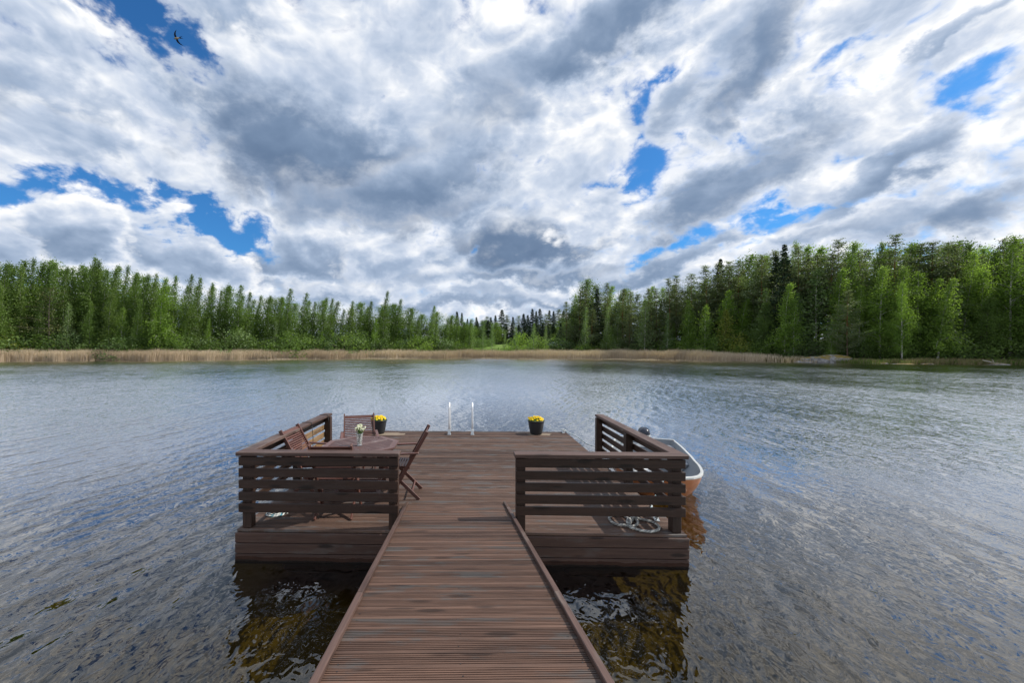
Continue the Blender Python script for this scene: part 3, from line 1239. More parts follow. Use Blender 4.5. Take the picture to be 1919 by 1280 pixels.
ch0 = make_chair('folding chair on the water side of the table, facing the gangway, flower pot behind it')
CHZ = DECK + .001
ch0.matrix_world = T(-1.66, 6.76, CHZ, 180 + 15)
spots = [((-2.15, 5.82, -94), 'folding chair against the left railing, its back leaning over the cap rail'),
         ((-1.53, 5.09, 1), 'folding chair behind the front railing boards, only its top slat above the rail'),
         ((-.745, 5.77, 91), 'folding chair with its side to the open deck, right of the table')]
bpy.context.view_layer.update()
for (x, y, rz), lab in spots:
    c = copy_thing(ch0, lab)
    c.matrix_world = T(x, y, CHZ, rz)

# ------------------------------------------------------------------ vase and flowers
def glass_mat():
    m, n = new_mat('clear glass')
    p = n.node('ShaderNodeBsdfPrincipled')
    p.inputs['Base Color'].default_value = (.93, .96, .95, 1)
    p.inputs['Roughness'].default_value = .03
    p.inputs['IOR'].default_value = 1.45
    p.inputs['Transmission Weight'].default_value = .78
    o = n.node('ShaderNodeOutputMaterial')
    n.l.new(p.outputs[0], o.inputs['Surface'])
    return m


VT = T(-1.405, 5.71, DECK + .001 + TZ + .001)
b = MB()
b.lathe([(0, 0), (.033, 0), (.036, .006), (.033, .018), (.035, .06), (.041, .11), (.050, .155), (.055, .172), (.0525, .173), (.047, .155), (.038, .11), (.031, .06), (.029, .02), (0, .018)], 24)
o = b.build('glass_vase', glass_mat())
o.matrix_world = VT
tag(o, 'small clear flared glass vase on the octagonal table', 'vase')
t = empty('bouquet', VT, 'bunch of small white flowers standing in the glass vase', 'flowers')
b, bf = MB(), MB()
for k in range(30):
    a, r = rng.uniform(0, 6.28), rng.uniform(0, 1)
    top = Vector((.085 * r * math.cos(a) + .012, .085 * r * math.sin(a), .20 + .075 * (1 - r * .5) + rng.uniform(-.03, .025)))
    mid = Vector((.022 * math.cos(a) * r, .022 * math.sin(a) * r, .13))
    bot = Vector((-.018 * math.cos(a), -.018 * math.sin(a), .024))
    b.tube([bot, (bot + mid) / 2, mid, top], .0026, 5)
    for _ in range(4):
        c = top + Vector((rng.uniform(-.014, .014), rng.uniform(-.014, .014), rng.uniform(-.012, .012)))
        petal_head(bf, c, .010, (rng.uniform(-1, 1), rng.uniform(-1.4, .6), rng.uniform(.1, 1)), 0)
    if k % 2 == 0:
        c = (mid + top) / 2
        d = Vector((math.cos(a + 1), math.sin(a + 1), .5)) * .03
        w = Vector((-d.y, d.x, 0)) * .25
        b.add([c, c + d * .5 + w, c + d, c + d * .5 - w], [(0, 1, 2, 3)])
b.build('stems', STEMG, t)
bf.build('blossoms', WHITEPET, t)


# ------------------------------------------------------------------ ropes and cleats
def spline(pts, n=10):
    pts = [Vector(p) for p in pts]
    out = []
    for i in range(len(pts) - 1):
        p0, p1, p2, p3 = pts[max(i - 1, 0)], pts[i], pts[i + 1], pts[min(i + 2, len(pts) - 1)]
        for k in range(n):
            t = k / n
            out.append(.5 * ((2 * p1) + (p2 - p0) * t + (2 * p0 - 5 * p1 + 4 * p2 - p3) * t * t + (3 * p1 - p0 - 3 * p2 + p3) * t ** 3))
    out.append(pts[-1])
    return out


b = MB()
pts = []
for k in range(15):                                       # two loops lying open, like a figure eight
    a = 2 * math.pi * k / 14 + .3
    pts.append((-.10 + .165 * math.cos(a), -.03 + .16 * math.sin(a), .016 + .010 * (k % 3 == 0)))
for k in range(1, 14):
    a = math.pi * .85 + 2 * math.pi * k / 12
    pts.append((.07 + .175 * math.cos(a), -.17 + .165 * math.sin(a), .018 + .016 * (k > 9)))
pts += [(-.03, -.06, .034), (-.02, .06, .017), (-.05, .16, .016)]
b.tube(spline(pts, 8), .0150, 8)
o = b.build('rope', ROPE_GREY)
o.matrix_world = T(2.12, 4.88, DECK, 3)
tag(o, 'thick grey rope lying in two open loops behind the right railing', 'rope')

b = MB()
pts = []
for k in range(34):
    a = 2 * math.pi * k / 15
    rr_ = .135 - .0022 * k
    pts.append((rr_ * math.cos(a), .8 * rr_ * math.sin(a), .013 + .009 * (k // 15) + .003 * math.sin(k * 2.1)))
pts += [(.03, .02, .03), (-.03, -.01, .03), (.0, .05, .028)]
b.tube(spline(pts, 6), .0115, 8)
o = b.build('rope', ROPE_WHITE)
o.matrix_world = T(-2.30, 5.06, DECK, 0)
tag(o, 'white rope with teal flecks coiled in a ring in the left corner of the deck', 'rope')


def cleat(x, y, rz, label):
    t = empty('mooring_cleat', PLAT @ T(x, y, .001, rz), label, 'cleat', 'mooring cleats bolted to the deck')
    b = MB()
    b.box((0, 0, .005), (.13, .06, .010), ch=.003)
    b.build('base_plate', GALV, t)
    b = MB()
    for sy in (-.03, .03):
        b.tube([(sy, 0, .008), (sy * .95, 0, .04), (sy * .8, 0, .058)], [.014, .012, .013], 8)
    b.tube([(-.105, 0, .078), (-.07, 0, .066), (0, 0, .060), (.07, 0, .066), (.105, 0, .078)], [.006, .012, .014, .012, .006], 8)
    b.build('horn', GALV, t)


cleat(2.50, 5.52, 80, 'metal mooring cleat at the far right corner of the deck')
cleat(2.43, .40, 75, 'metal mooring cleat by the right railing corner post')

BOW, STERN = Vector((3.06, 5.93, 0)), Vector((4.36, 9.28, 0))
c0 = P(2.50, 5.52, .065)
b = MB()
pts = [c0 + Vector((0, -.06, -.01)), c0 + Vector((.05, -.02, .015)), c0 + Vector((-.05, .03, .005)), c0 + Vector((.04, .03, .01)), c0 + Vector((.12, -.08, -.05)),
       c0 + Vector((.24, -.32, -.09)), c0 + Vector((.42, -.75, -.20)), c0 + Vector((.75, -1.15, -.14)), Vector((3.62, 8.62, .47))]
b.tube(spline(pts, 8), .010, 7)
pts2 = [p + Vector((-.02 + .01 * i, -.02, .003)) for i, p in enumerate(pts[3:])]
pts2[-1] = Vector((3.60, 8.55, .46))
b.tube(spline(pts2, 8), .008, 7)
o = b.build('rope', ROPE_WHITE)
tag(o, 'slack white mooring line from the far right cleat towards the boat stern', 'rope')
c1 = P(2.43, .40, .06)
b = MB()
pts = [c1 + Vector((-.06, .05, -.01)), c1 + Vector((.03, -.04, .01)), c1 + Vector((-.03, .04, .012)), c1 + Vector((.02, .08, .0)), c1 + Vector((-.04, .16, -.045)), c1 + Vector((-.11, .10, -.048)),
       c1 + Vector((-.05, .22, -.046)), c1 + Vector((.10, .34, -.046)), c1 + Vector((.20, .50, -.02)), Vector((3.04, 5.86, .54))]
b.tube(spline(pts, 8), .0095, 7)
o = b.build('rope', ROPE_WHITE)
tag(o, 'white bow line tangled round the near right cleat behind the railing post', 'rope')

# ------------------------------------------------------------------ rowing boat
yd = (BOW - STERN).normalized()
xd = Vector((yd.y, -yd.x, 0))
BM = Matrix((xd, yd, Vector((0, 0, 1)))).transposed().to_4x4()
BM.translation = STERN
boat = empty('rowing_boat', BM, 'small rowing boat with orange hull and grey inside moored along the right deck edge', 'boat')
BL = (BOW - STERN).length
BT = [(0, .60), (.1, .645), (.2, .68), (.4, .725), (.6, .73), (.72, .70), (.82, .635), (.89, .545), (.94, .43), (.975, .28), (1.0, .0)]


def half_beam(t):
    for (a, x), (c, y) in zip(BT, BT[1:]):
        if a <= t <= c:
            k = (t - a) / (c - a)
            return x + (y - x) * k
    return 0.0


def sheer(t):
    return .40 + .16 * max(0, t - .45) ** 1.5 / .55 ** 1.5


def keel_z(t):
    return -.08 + .26 * max(0, (t - .72) / .28) ** 2.6


def hull_pt(t, s, sg, inset=0.0):
    """s 0 keel .. 1 gunwale"""
    bb = max(0, half_beam(t) - inset)
    z0, z1 = keel_z(t) + inset * 2.2, sheer(t)
    x = bb * (1 - (1 - s) ** 2.6) * (.80 + .20 * s)
    z = z0 + (z1 - z0) * s ** 1.5
    if inset:
        z = max(z, .035)
    y = t * BL - (1 - s) * .42 * t ** 7 - inset * t ** 8 + (inset if t == 0 else 0)
    return Vector((sg * x, y, z))


TS = [0, .05, .1, .2, .3, .4, .5, .6, .68, .75, .8, .85, .89, .92, .94, .96, .975, .987, 1.0]
SS = [0, .08, .18, .3, .42, .55, .68, .8, .9, 1.0]
ring = [(s, -1) for s in reversed(SS)] + [(s, 1) for s in SS[1:]]


def hull_skin(b, inset):
    vs = [hull_pt(t, s, sg, inset) for t in TS for (s, sg) in ring]
    n = len(ring)
    fs = [(i * n + k, i * n + k + 1, (i + 1) * n + k + 1, (i + 1) * n + k) for i in range(len(TS) - 1) for k in range(n - 1)]
    fs.append(tuple(range(n)))
    b.add(vs, fs, smooth=True)


b = MB()
hull_skin(b, 0)
b.build('hull', boat_orange(), boat)
b = MB()
hull_skin(b, .035)
b.build('inner_shell', GREYBOAT, boat)
b = MB()
loop = [hull_pt(t, 1, -1) for t in TS] + [hull_pt(t, 1, 1) for t in reversed(TS[:-1])]
loop_pts = [p.copy() for p in loop]
vs, fs = [], []
sec = [(-.036, -.006), (-.032, .008), (.003, .010), (.010, .003), (.010, -.026), (.003, -.030), (.003, -.012)]
m = len(loop_pts)
for i, p in enumerate(loop_pts):
    a, c = loop_pts[i - 1], loop_pts[(i + 1) % m]
    tg = (c - a)
    tg.z = 0
    tg.normalize()
    out = Vector((-tg.y, tg.x, 0))
    for (o_, z_) in sec:
        vs.append(p + out * o_ + Vector((0, 0, z_)))
k = len(sec)
for i in range(m):
    j = (i + 1) % m
    for q in range(k):
        q2 = (q + 1) % k
        fs.append((i * k + q, i * k + q2, j * k + q2, j * k + q))
b.add(vs, fs)
b.build('gunwale', GUNWALE, boat)


def inner_half(t, z):
    best = 0
    for k in range(41):
        p = hull_pt(t, k / 40, 1, .035)
        if p.z <= z:
            best = max(best, p.x)
    return best


def bench(y, w, z, nm='thwart'):
    b = MB()
    t = y / BL
    hb = inner_half(t, z) - .004
    b.box((0, y, z), (2 * hb, w, .03), ch=.008)
    for s_ in (-1, 1):
        yy = y + s_ * (w / 2 - .02)
        zs = [.055, .10, .16, .22, z - .017]
        vs = []
        for z_ in zs:
            h_ = max(.05, inner_half(yy / BL, z_) - .008)
            for sx, dy in ((-1, -.01), (1, -.01), (1, .01), (-1, .01)):
                vs.append((sx * h_, yy + dy, z_))
        fs = [(i * 4 + k, i * 4 + (k + 1) % 4, i * 4 + 4 + (k + 1) % 4, i * 4 + 4 + k) for i in range(len(zs) - 1) for k in range(4)]
        fs += [(0, 1, 2, 3), tuple(len(vs) - 4 + k for k in range(4))]
        b.add(vs, fs)
    b.build(nm, GREYBOAT, boat)


bench(.34, .36, .29, 'stern_bench')
bench(1.55, .27, .28)
bench(2.75, .26, .29)
b = MB()
b.box((0, BL * .44, .05), (.80, BL * .72, .02), ch=.004)
b.build('floor_board', GREYBOAT, boat)

# oars, outboard, bag, cloth lie in or hang on the boat: things of their own
for (x, y0, y1, lab) in ((.44, 1.4, 3.15, 'oar lying along the outer side of the boat'), (-.40, .9, 2.95, 'oar lying along the dock side of the boat')):
    t = empty('oar', BM @ Matrix.Translation((x, y0, .325)), lab, 'oar', 'oars lying in the boat')
    b = MB()
    b.tube([(0, 0, 0), (.02 * (1 if x > 0 else -1), (y1 - y0) * .6, .01)], .018, 10)
    b.build('shaft', GALV, t)
    b = MB()
    b.tube([(.02 * (1 if x > 0 else -1), (y1 - y0) * .6, .01), (.0, (y1 - y0) * .82, .014)], .021, 10)
    b.build('grip', BLACK, t)
    b = MB()
    b.box((-.0, -.26, -.004), (.13, .50, .012), ch=.005)
    b.build('blade', WHITEPAINT, t)

mt = empty('outboard_motor', BM @ Matrix.Translation((.0, -.06, .24)), 'small outboard motor with white and dark cowl clamped to the boat stern', 'outboard motor')
COWL = plain('dark blue black cowl', (.018, .022, .035), .25, 0, .1, 10)
b = MB()
rings = [(.0, .10, .15), (.05, .125, .19), (.14, .13, .20), (.21, .115, .18), (.25, .07, .12), (.262, .0, .0)]
vs, fs = [], []
n = 20
for (z, rx, ry) in rings:
    for k in range(n):
        a = 2 * math.pi * k / n
        ca, sa = math.cos(a), math.sin(a)
        vs.append((rx * math.copysign(abs(ca) ** .6, ca), -.05 + ry * math.copysign(abs(sa) ** .6, sa), .12 + z))
for i in range(len(rings) - 1):
    for k in range(n):
        fs.append((i * n + k, i * n + (k + 1) % n, (i + 1) * n + (k + 1) % n, (i + 1) * n + k))
b.add(vs, fs, smooth=True)
b.build('cowl', COWL, mt)
b = MB()
vs2 = []
for (z, rx, ry) in ((.05, .128, .193), (.12, .134, .204)):
    for k in range(n):
        a = 2 * math.pi * k / n
        ca, sa = math.cos(a), math.sin(a)
        vs2.append((rx * math.copysign(abs(ca) ** .6, ca), -.05 + ry * math.copysign(abs(sa) ** .6, sa), .12 + z))
b.add(vs2, [(k, (k + 1) % n, n + (k + 1) % n, n + k) for k in range(n)], smooth=True)
b.build('trim_band', WHITEPAINT, mt)
b = MB()
b.box((0, -.06, -.20), (.07, .12, .66), ch=.02)
b.box((0, -.08, -.55), (.09, .30, .05), ch=.02)
b.build('lower_unit', COWL, mt)
b = MB()
b.box((0, .07, .02), (.20, .05, .16), ch=.01)
b.build('clamp_bracket', GALV, mt)
b = MB()
b.tube([(.04, .10, .14), (.13, .36, .20), (.17, .46, .225)], [.016, .016, .015], 10)
b.tube([(.17, .46, .225), (.205, .58, .255)], .022, 10)
b.build('tiller', BLACK, mt)

PLASTIC = plain('crumpled white plastic', (.78, .79, .80), .35, 0, .06, 20)
CLOTH = plain('dark violet cloth', (.045, .035, .075), .85, 0, .5, 25)


def crumple(name, mat, M, size, amp, seed, label, cat):
    bm = bmesh.new()
    bmesh.ops.create_icosphere(bm, subdivisions=4, radius=1)
    r = random.Random(seed)
    dirs = [(Vector((r.gauss(0, 1), r.gauss(0, 1), r.gauss(0, 1))).normalized(), r.uniform(-1, 1), r.uniform(3, 9), r.uniform(0, 6)) for _ in range(22)]
    for v in bm.verts:
        k = sum(a * abs(math.sin(f * d.dot(v.co) + ph)) for d, a, f, ph in dirs) / 4.5
        v.co *= 1 + amp * k
        v.co = Vector((v.co.x * size[0], v.co.y * size[1], max(v.co.z, -.6) * size[2]))
    me = bpy.data.meshes.new(name)
    bm.to_mesh(me)
    bm.free()
    me.materials.append(mat)
    o = bpy.data.objects.new(name, me)
    C.objects.link(o)
    o.matrix_world = M
    tag(o, label, cat)


crumple('plastic_bag', PLASTIC, BM @ T(.22, 3.22, .44), (.15, .12, .10), .55, 5, 'crumpled white plastic bag in the bow of the boat', 'bag')
crumple('cloth', CLOTH, BM @ T(.02, 3.08, .30), (.17, .13, .09), .4, 9, 'dark violet cloth bundle beside the white bag in the boat', 'cloth')


# ------------------------------------------------------------------ swallow
def swallow():
    b = MB()
    n = 14
    rings = [(-.062, .0015), (-.058, .004), (-.050, .0105), (-.040, .0135), (-.028, .0160), (-.010, .0205), (.010, .0200), (.030, .0145), (.050, .0085), (.066, .0045)]
    vs, fs = [], []
    for (x, r) in rings:
        for k in range(n):
            a = 2 * math.pi * k / n
            vs.append((x, r * math.cos(a) * 1.05, r * math.sin(a) * .92))
    for i in range(len(rings) - 1):
        for k in range(n):
            fs.append((i * n + k, i * n + (k + 1) % n, (i + 1) * n + (k + 1) % n, (i + 1) * n + k))
    fs.append(tuple(range(n)))
    fs.append(tuple((len(rings) - 1) * n + k for k in range(n)))
    b.add(vs, fs, smooth=True)
    for sg in (-1, 1):
        lead = [(-.030, .010), (-.036, .035), (-.030, .065), (-.008, .095), (.030, .120), (.080, .142)]
        trail = [(.022, .010), (.016, .035), (.018, .062), (.030, .088), (.052, .112), (.080, .142)]
        vs, fs = [], []
        for (lx, ly), (tx, ty) in zip(lead, trail):
            dz = .10 * ly - .25 * ly * ly * 4
            for x, y, z in ((lx, ly, .003), ((lx + tx) / 2, (ly + ty) / 2, .0055), (tx, ty, 0), ((lx + tx) / 2, (ly + ty) / 2, -.002)):
                vs.append((x, sg * y, z + dz + .004))
        for i in range(len(lead) - 1):
            for k in range(4):
                fs.append((i * 4 + k, i * 4 + (k + 1) % 4, (i + 1) * 4 + (k + 1) % 4, (i + 1) * 4 + k))
        fs.append((0, 1, 2, 3))
        b.add(vs, fs)
        st = [(.055, .003, .006), (.085, .009, .008), (.115, .014, .004), (.145, .018, .0008)]
        vs = []
        for (x, y, w) in st:
            vs += [(x, sg * (y - w), .001), (x, sg * (y + w), .001), (x, sg * (y + w), -.001), (x, sg * (y - w), -.001)]
        b.add(vs, [(i * 4 + k, i * 4 + (k + 1) % 4, (i + 1) * 4 + (k + 1) % 4, (i + 1) * 4 + k) for i in range(3) for k in range(4)])
    m, nn = new_mat('swallow plumage')
    pos = nn.node('ShaderNodeTexCoord').outputs['Object']
    x, y, z = nn.sep(pos)
    under = nn.remap(z, .004, -.004)
    body = nn.math('MULTIPLY', nn.remap(nn.math('ABSOLUTE', y), .017, .022, 1, 0), nn.remap(x, -.046, -.038))
    body = nn.math('MULTIPLY', body, nn.remap(x, .055, .075, 1, 0))
    c = nn.mix(nn.math('MULTIPLY', under, body), (.010, .012, .022), (.42, .36, .27))
    finish(nn, c, .6, .3)
    o = b.build('swallow', m)
    md = o.modifiers.new('join', 'REMESH')
    md.mode = 'VOXEL'
    md.voxel_size = .0018
    u, v = (331 - 857) / 746, (655 - 71) / 746
    Y = 9.6
    o.matrix_world = Matrix.Translation((u * Y, Y, CAM_Z + v * Y)) @ Matrix.Rotation(R(-4), 4, 'Y') @ Matrix.Rotation(R(-52), 4, 'X') @ Matrix.Rotation(R(-4), 4, 'Z') @ Matrix.Scale(1.12, 4)
    tag(o, 'dark swallow with pale belly flying in the blue gap between clouds', 'bird')


swallow()

# ================================================================== trees
NPR = np.random.default_rng(11)


def leaf_mesh(name, cen, size, mat, flat=0.0, asp=1.0, shade=None):
    """many small leaf-spray quads: cen (n,3), size (n,), random facing; flat > 0 lays them towards horizontal"""
    n = len(cen)
    nr = NPR.normal(size=(n, 3))
    nr[:, 2] += flat * 2 * np.sign(nr[:, 2] + .3)
    nr /= np.linalg.norm(nr, axis=1, keepdims=True)
    t = NPR.normal(size=(n, 3))
    u = np.cross(nr, t)
    u /= np.linalg.norm(u, axis=1, keepdims=True)
    w = np.cross(nr, u)
    u = u * (size * .5)[:, None]
    w = w * (size * .5 * asp)[:, None]
    k = NPR.uniform(.55, 1.0, (n, 4))[:, :, None]
    vs = np.stack([cen - u * k[:, :1].reshape(n, 1), cen - w * k[:, 1:2].reshape(n, 1), cen + u * k[:, 2:3].reshape(n, 1), cen + w * k[:, 3:].reshape(n, 1)], 1).reshape(-1, 3)
    me = bpy.data.meshes.new(name)
    me.vertices.add(4 * n)
    me.vertices.foreach_set('co', vs.astype(np.float32).ravel())
    me.loops.add(4 * n)
    me.loops.foreach_set('vertex_index', np.arange(4 * n, dtype=np.int32))
    me.polygons.add(n)
    me.polygons.foreach_set('loop_start', np.arange(0, 4 * n, 4, dtype=np.int32))
    me.polygons.foreach_set('loop_total', np.full(n, 4, dtype=np.int32))
    at = me.attributes.new('rnd', 'FLOAT', 'POINT')
    r = NPR.random(n) if shade is None else np.clip(shade + NPR.uniform(-.2, .2, n), 0, 1)
    at.data.foreach_set('value', np.repeat(r, 4).astype(np.float32))
    me.materials.append(mat)
    me.update()
    me.validate()
    return me


def trunk_mesh(name, paths, mat):
    b = MB()
    for path, rad, n in paths:
        b.tube(path, rad, n, cap=False)
    o = b.build(name, mat)
    me = o.data
    bpy.data.objects.remove(o)
    return me


def grow(kind, H, seed, leaf, bark_m):
    """returns (trunk mesh, crown mesh, H): a bent stem, limbs, and leaf sprays clumped along each limb"""
    r = random.Random(seed)
    P_ = dict(
        birch=dict(t0=.06, n=100, L=4.0, pw=.72, up=(36, 62), droop=.6, bend=1.1, size=(.24, .48), per=17, spread=.52, r=.15, wind=.5, asp=.8),
        broad=dict(t0=.08, n=96, L=4.4, pw=.60, up=(25, 60), droop=.35, bend=.5, size=(.20, .40), per=27, spread=.60, r=.18, wind=.2, asp=.8),
        young=dict(t0=.05, n=70, L=3.0, pw=.85, up=(25, 55), droop=.15, bend=.35, size=(.22, .44), per=14, spread=.42, r=.09, wind=.25, asp=.8),
        pine=dict(t0=.30, n=84, L=3.5, pw=.42, up=(-5, 35), droop=-.15, bend=.3, size=(.25, .50), per=29, spread=.44, r=.19, wind=0, asp=.7),
        fullpine=dict(t0=.10, n=92, L=4.1, pw=.70, up=(-5, 30), droop=-.15, bend=.2, size=(.25, .50), per=26, spread=.44, r=.18, wind=0, asp=.7),
        spruce=dict(t0=.02, n=130, L=3.6, pw=1.0, up=(-25, -2), droop=.12, bend=.05, size=(.32, .70), per=19, spread=.30, r=.18, wind=0, asp=.6),
        bare=dict(t0=.10, n=64, L=4.0, pw=.45, up=(5, 35), droop=.1, bend=.3, size=(.20, .40), per=7, spread=.4, r=.15, wind=.1, asp=.7),
    )[kind]
    ph = r.uniform(0, 6.28)
    fat, f1, f2 = r.uniform(.78, 1.2), r.uniform(9, 15), r.uniform(0, 6.28)

    def stem(t):
        return Vector((P_['bend'] * fat * t ** 3 + .16 * math.sin(3 * t + ph) * t, .14 * math.sin(4 * t + ph * 2) * t, H * t))

    paths = [([stem(i / 14) for i in range(15)], [P_['r'] * (1 - .93 * (i / 14) ** .9) for i in range(15)], 7)]
    cen, siz, shd = [], [], []
    for i in range(P_['n']):
        t = P_['t0'] + (1 - P_['t0']) * ((i + r.random()) / P_['n']) ** .92
        a = i * 2.39996 + r.uniform(-.4, .4)
        k = (t - P_['t0']) / (1 - P_['t0'])
        low = min(1, k / .18 + (.75 if kind == 'spruce' else .45))
        if kind == 'broad':
            prof = max(.05, (1 - k ** 2.2)) ** .7
        elif kind == 'pine':
            prof = max(.05, (1 - k)) ** .62 * (.6 + .4 * math.sin(min(1, k / .4) * 1.57))
        else:
            prof = max(.03, (1 - k)) ** P_['pw']
        lump = 1 + (.30 if kind not in ('spruce', 'pine') else .15) * math.sin(f1 * k + f2 + 1.3 * math.sin(a))
        L = P_['L'] * fat * prof * low * lump * r.uniform(.55, 1.2) + .10 + .2 * (1 - k)
        up = R(r.uniform(*P_['up'])) + (R(18) * k if kind in ('birch', 'broad', 'young') else 0)
        d = Vector((math.cos(a) * math.cos(up), math.sin(a) * math.cos(up), math.sin(up)))
        base = stem(min(t, .995))
        m = max(2, int(L / .55))
        pts = [base]
        tone = r.random()
        for j in range(1, m + 1):
            s = j / m
            p = base + d * (L * s)
            p.z -= P_['droop'] * (L * s) ** 2 * .28
            p.x += P_['wind'] * s * s * (.4 + k) * L * .35
            pts.append(p)
            if s < .28 and kind not in ('birch', 'spruce'):
                continue
            if kind == 'bare' and r.random() < .35:
                continue
            q = int(P_['per'] * r.uniform(.55, 1.35))
            sp = P_['spread'] * (.55 + .6 * s if kind != 'spruce' else 1.1 - .6 * s)
            sp *= 1 - .5 * k ** 3
            for _ in range(q):
                if kind in ('pine', 'fullpine'):
                    o = Vector((r.gauss(0, sp), r.gauss(0, sp), abs(r.gauss(0, sp * .55)) - .05))
                elif kind == 'spruce':
                    o = Vector((r.gauss(0, sp), r.gauss(0, sp), -abs(r.gauss(0, sp * .8))))
                else:
                    o = Vector((r.gauss(0, sp * .8), r.gauss(0, sp * .8), r.gauss(-P_['droop'] * .45, sp)))
                cen.append(p + o)
                siz.append(r.uniform(*P_['size']) * (1 - .35 * k * k))
                shd.append(tone * .6 + .2)
        if i % 3 == 0 or kind == 'bare':
            paths.append((pts, [max(.012, P_['r'] * .32 * (1 - t * .6) * (1 - .8 * j / m)) for j in range(m + 1)], 4))
    for _ in range(26):                                       # the leading shoot
        t = r.uniform(.95, 1.0)
        p = stem(t)
        cen.append(p + Vector((r.gauss(P_['wind'] * .25, .12), r.gauss(0, .12), r.gauss(.05, .2))))
        siz.append(r.uniform(*P_['size']) * .75)
        shd.append(.5)
    cm = leaf_mesh('crown', np.array([tuple(c) for c in cen]), np.array(siz), leaf, .35 if kind in ('pine', 'fullpine') else 0, P_['asp'], np.array(shd))
    tm = trunk_mesh('trunk', paths, bark_m)
    return tm, cm, H


def shrub(H, W, seed, leaf):
    r = random.Random(seed)
    paths, cen, siz, shd = [], [], [], []
    lumps = []
    for i in range(34):
        a, e = r.uniform(0, 6.28), math.asin(r.uniform(.0, 1.0))
        d = Vector((math.cos(a) * math.cos(e) * W / 2, math.sin(a) * math.cos(e) * W / 2, math.sin(e) * H))
        tip = d * r.uniform(.78, 1.0)
        tone = r.random()
        paths.append(([Vector((0, 0, 0)), tip * .5 + Vector((0, 0, .15 * H)), tip], [.035, .022, .008], 4))
        for s in (.55, .72, .88, 1.0):
            p = tip * s
            for _ in range(17):
                cen.append(p + Vector((r.gauss(0, .36), r.gauss(0, .36), r.gauss(0, .30))))
                siz.append(r.uniform(.16, .36))
                shd.append(tone * .6 + .2)
    cen = [c if c.z > .02 else Vector((c.x, c.y, abs(c.z) + .02)) for c in cen]
    return trunk_mesh('stems', paths, B_DARK), leaf_mesh('foliage', np.array([tuple(c) for c in cen]), np.array(siz), leaf, 0, .7, np.array(shd)), H


KIND = {}


def kinds():
    def reg(k, lst):
        KIND[k] = lst
    reg('birch', [grow('birch', 20, s, L_BIRCH, B_BIRCH) for s in (1, 2, 3, 4, 5, 6, 7)])
    reg('fresh_birch', [grow('birch', 18, s, L_FRESH, B_BIRCH) for s in (11, 12, 13)])
    reg('big_birch', [grow('broad', 20, s, L_FRESH, B_BIRCH) for s in (14, 15, 16)])
    reg('green_tree', [grow('broad', 16, s, L_BIRCH, B_DARK) for s in (17, 18, 19)])
    reg('aspen', [grow('young', 13, s, L_ASPEN, B_BIRCH) for s in (21, 22, 23)])
    reg('young', [grow('young', 11, s, L_FRESH, B_BIRCH) for s in (24, 25, 26)])
    reg('yellow', [grow('young', 9, s, L_YELLOW, B_DARK) for s in (27, 28)])
    reg('pine', [grow('pine', 21, s, L_PINE, B_PINE) for s in (31, 32, 33, 34)])
    reg('fullpine', [grow('fullpine', 19, s, L_PINE, B_PINE) for s in (35, 36, 37)])
    reg('spruce', [grow('spruce', 19, s, L_SPRUCE, B_DARK) for s in (41, 42, 43)])
    reg('olive', [grow('bare', 13, s, L_OLIVE, B_DARK) for s in (51, 52)])
    reg('willow', [shrub(3.6, 6.0, s, L_WILLOW) for s in (61, 62, 63)])
    reg('bright_bush', [shrub(3.4, 5.2, s, L_FRESH) for s in (64, 65)])
    reg('green_bush', [shrub(3.2, 5.4, s, L_BIRCH) for s in (66, 67, 68)])
    reg('yellow_bush', [shrub(2.8, 4.4, s, L_YELLOW) for s in (69,)])


kinds()
NAMES = dict(birch='birch_tree', fresh_birch='birch_tree', big_birch='birch_tree', green_tree='broadleaf_tree', aspen='aspen_tree', young='young_birch', yellow='young_tree',
             pine='pine_tree', fullpine='pine_tree', spruce='spruce_tree', olive='alder_tree', willow='willow_bush', bright_bush='bush', green_bush='bush', yellow_bush='bush')


def plant(kind, px, d, top, label, group=None, wide=1.0, rz=None, lean=0.0, var=None):
    """stand a plant d metres behind the waterline on the bearing px, tall enough for its top to reach row `top`"""
    a = math.atan((px - 857) / 746)
    r = shore_r(a) + d
    z = ground_h(a, r) - .05
    Y = r * math.cos(a)
    h = CAM_Z + (655 - top) / 746 * Y - z
    tm, cm, H = KIND[kind][(var if var is not None else rng.randrange(99)) % len(KIND[kind])]
    s = max(.05, h / H)
    bush = kind.endswith('bush')
    cat = 'bush' if bush else 'tree'
    t = bpy.data.objects.new(NAMES[kind], None)
    C.objects.link(t)
    if rz is None:
        rz = rng.uniform(-28, 28) if not bush and kind not in ('pine', 'spruce', 'fullpine') else rng.uniform(0, 360)
    t.matrix_world = Matrix.Translation(polar(a, r, z)) @ Matrix.Rotation(R(lean), 4, 'Y') @ Matrix.Rotation(R(rz), 4, 'Z') @ Matrix.Diagonal((s * wide, s * wide, s, 1))
    tag(t, label, cat, group)
    for nm, me in (('stems' if bush else 'trunk', tm), ('foliage' if bush else 'crown', cm)):
        o = bpy.data.objects.new(nm, me)
        C.objects.link(o)
        o.parent = t
    return t


SKY_L = [(-300, 452), (-160, 470), (0, 486), (60, 478), (110, 492), (165, 486), (195, 492), (230, 496), (270, 520), (300, 522), (345, 520), (400, 530), (450, 543), (500, 548), (560, 552), (600, 560),
         (650, 562), (720, 556), (760, 572), (800, 578), (850, 586), (900, 590)]
SKY_R = [(1040, 585), (1065, 560), (1095, 524), (1150, 528), (1200, 532), (1250, 522), (1300, 512), (1350, 490), (1400, 478), (1450, 470), (1480, 458), (1550, 456), (1600, 450), (1650, 448), (1690, 440),
         (1740, 446), (1800, 458), (1850, 456), (1900, 444), (2060, 440)]


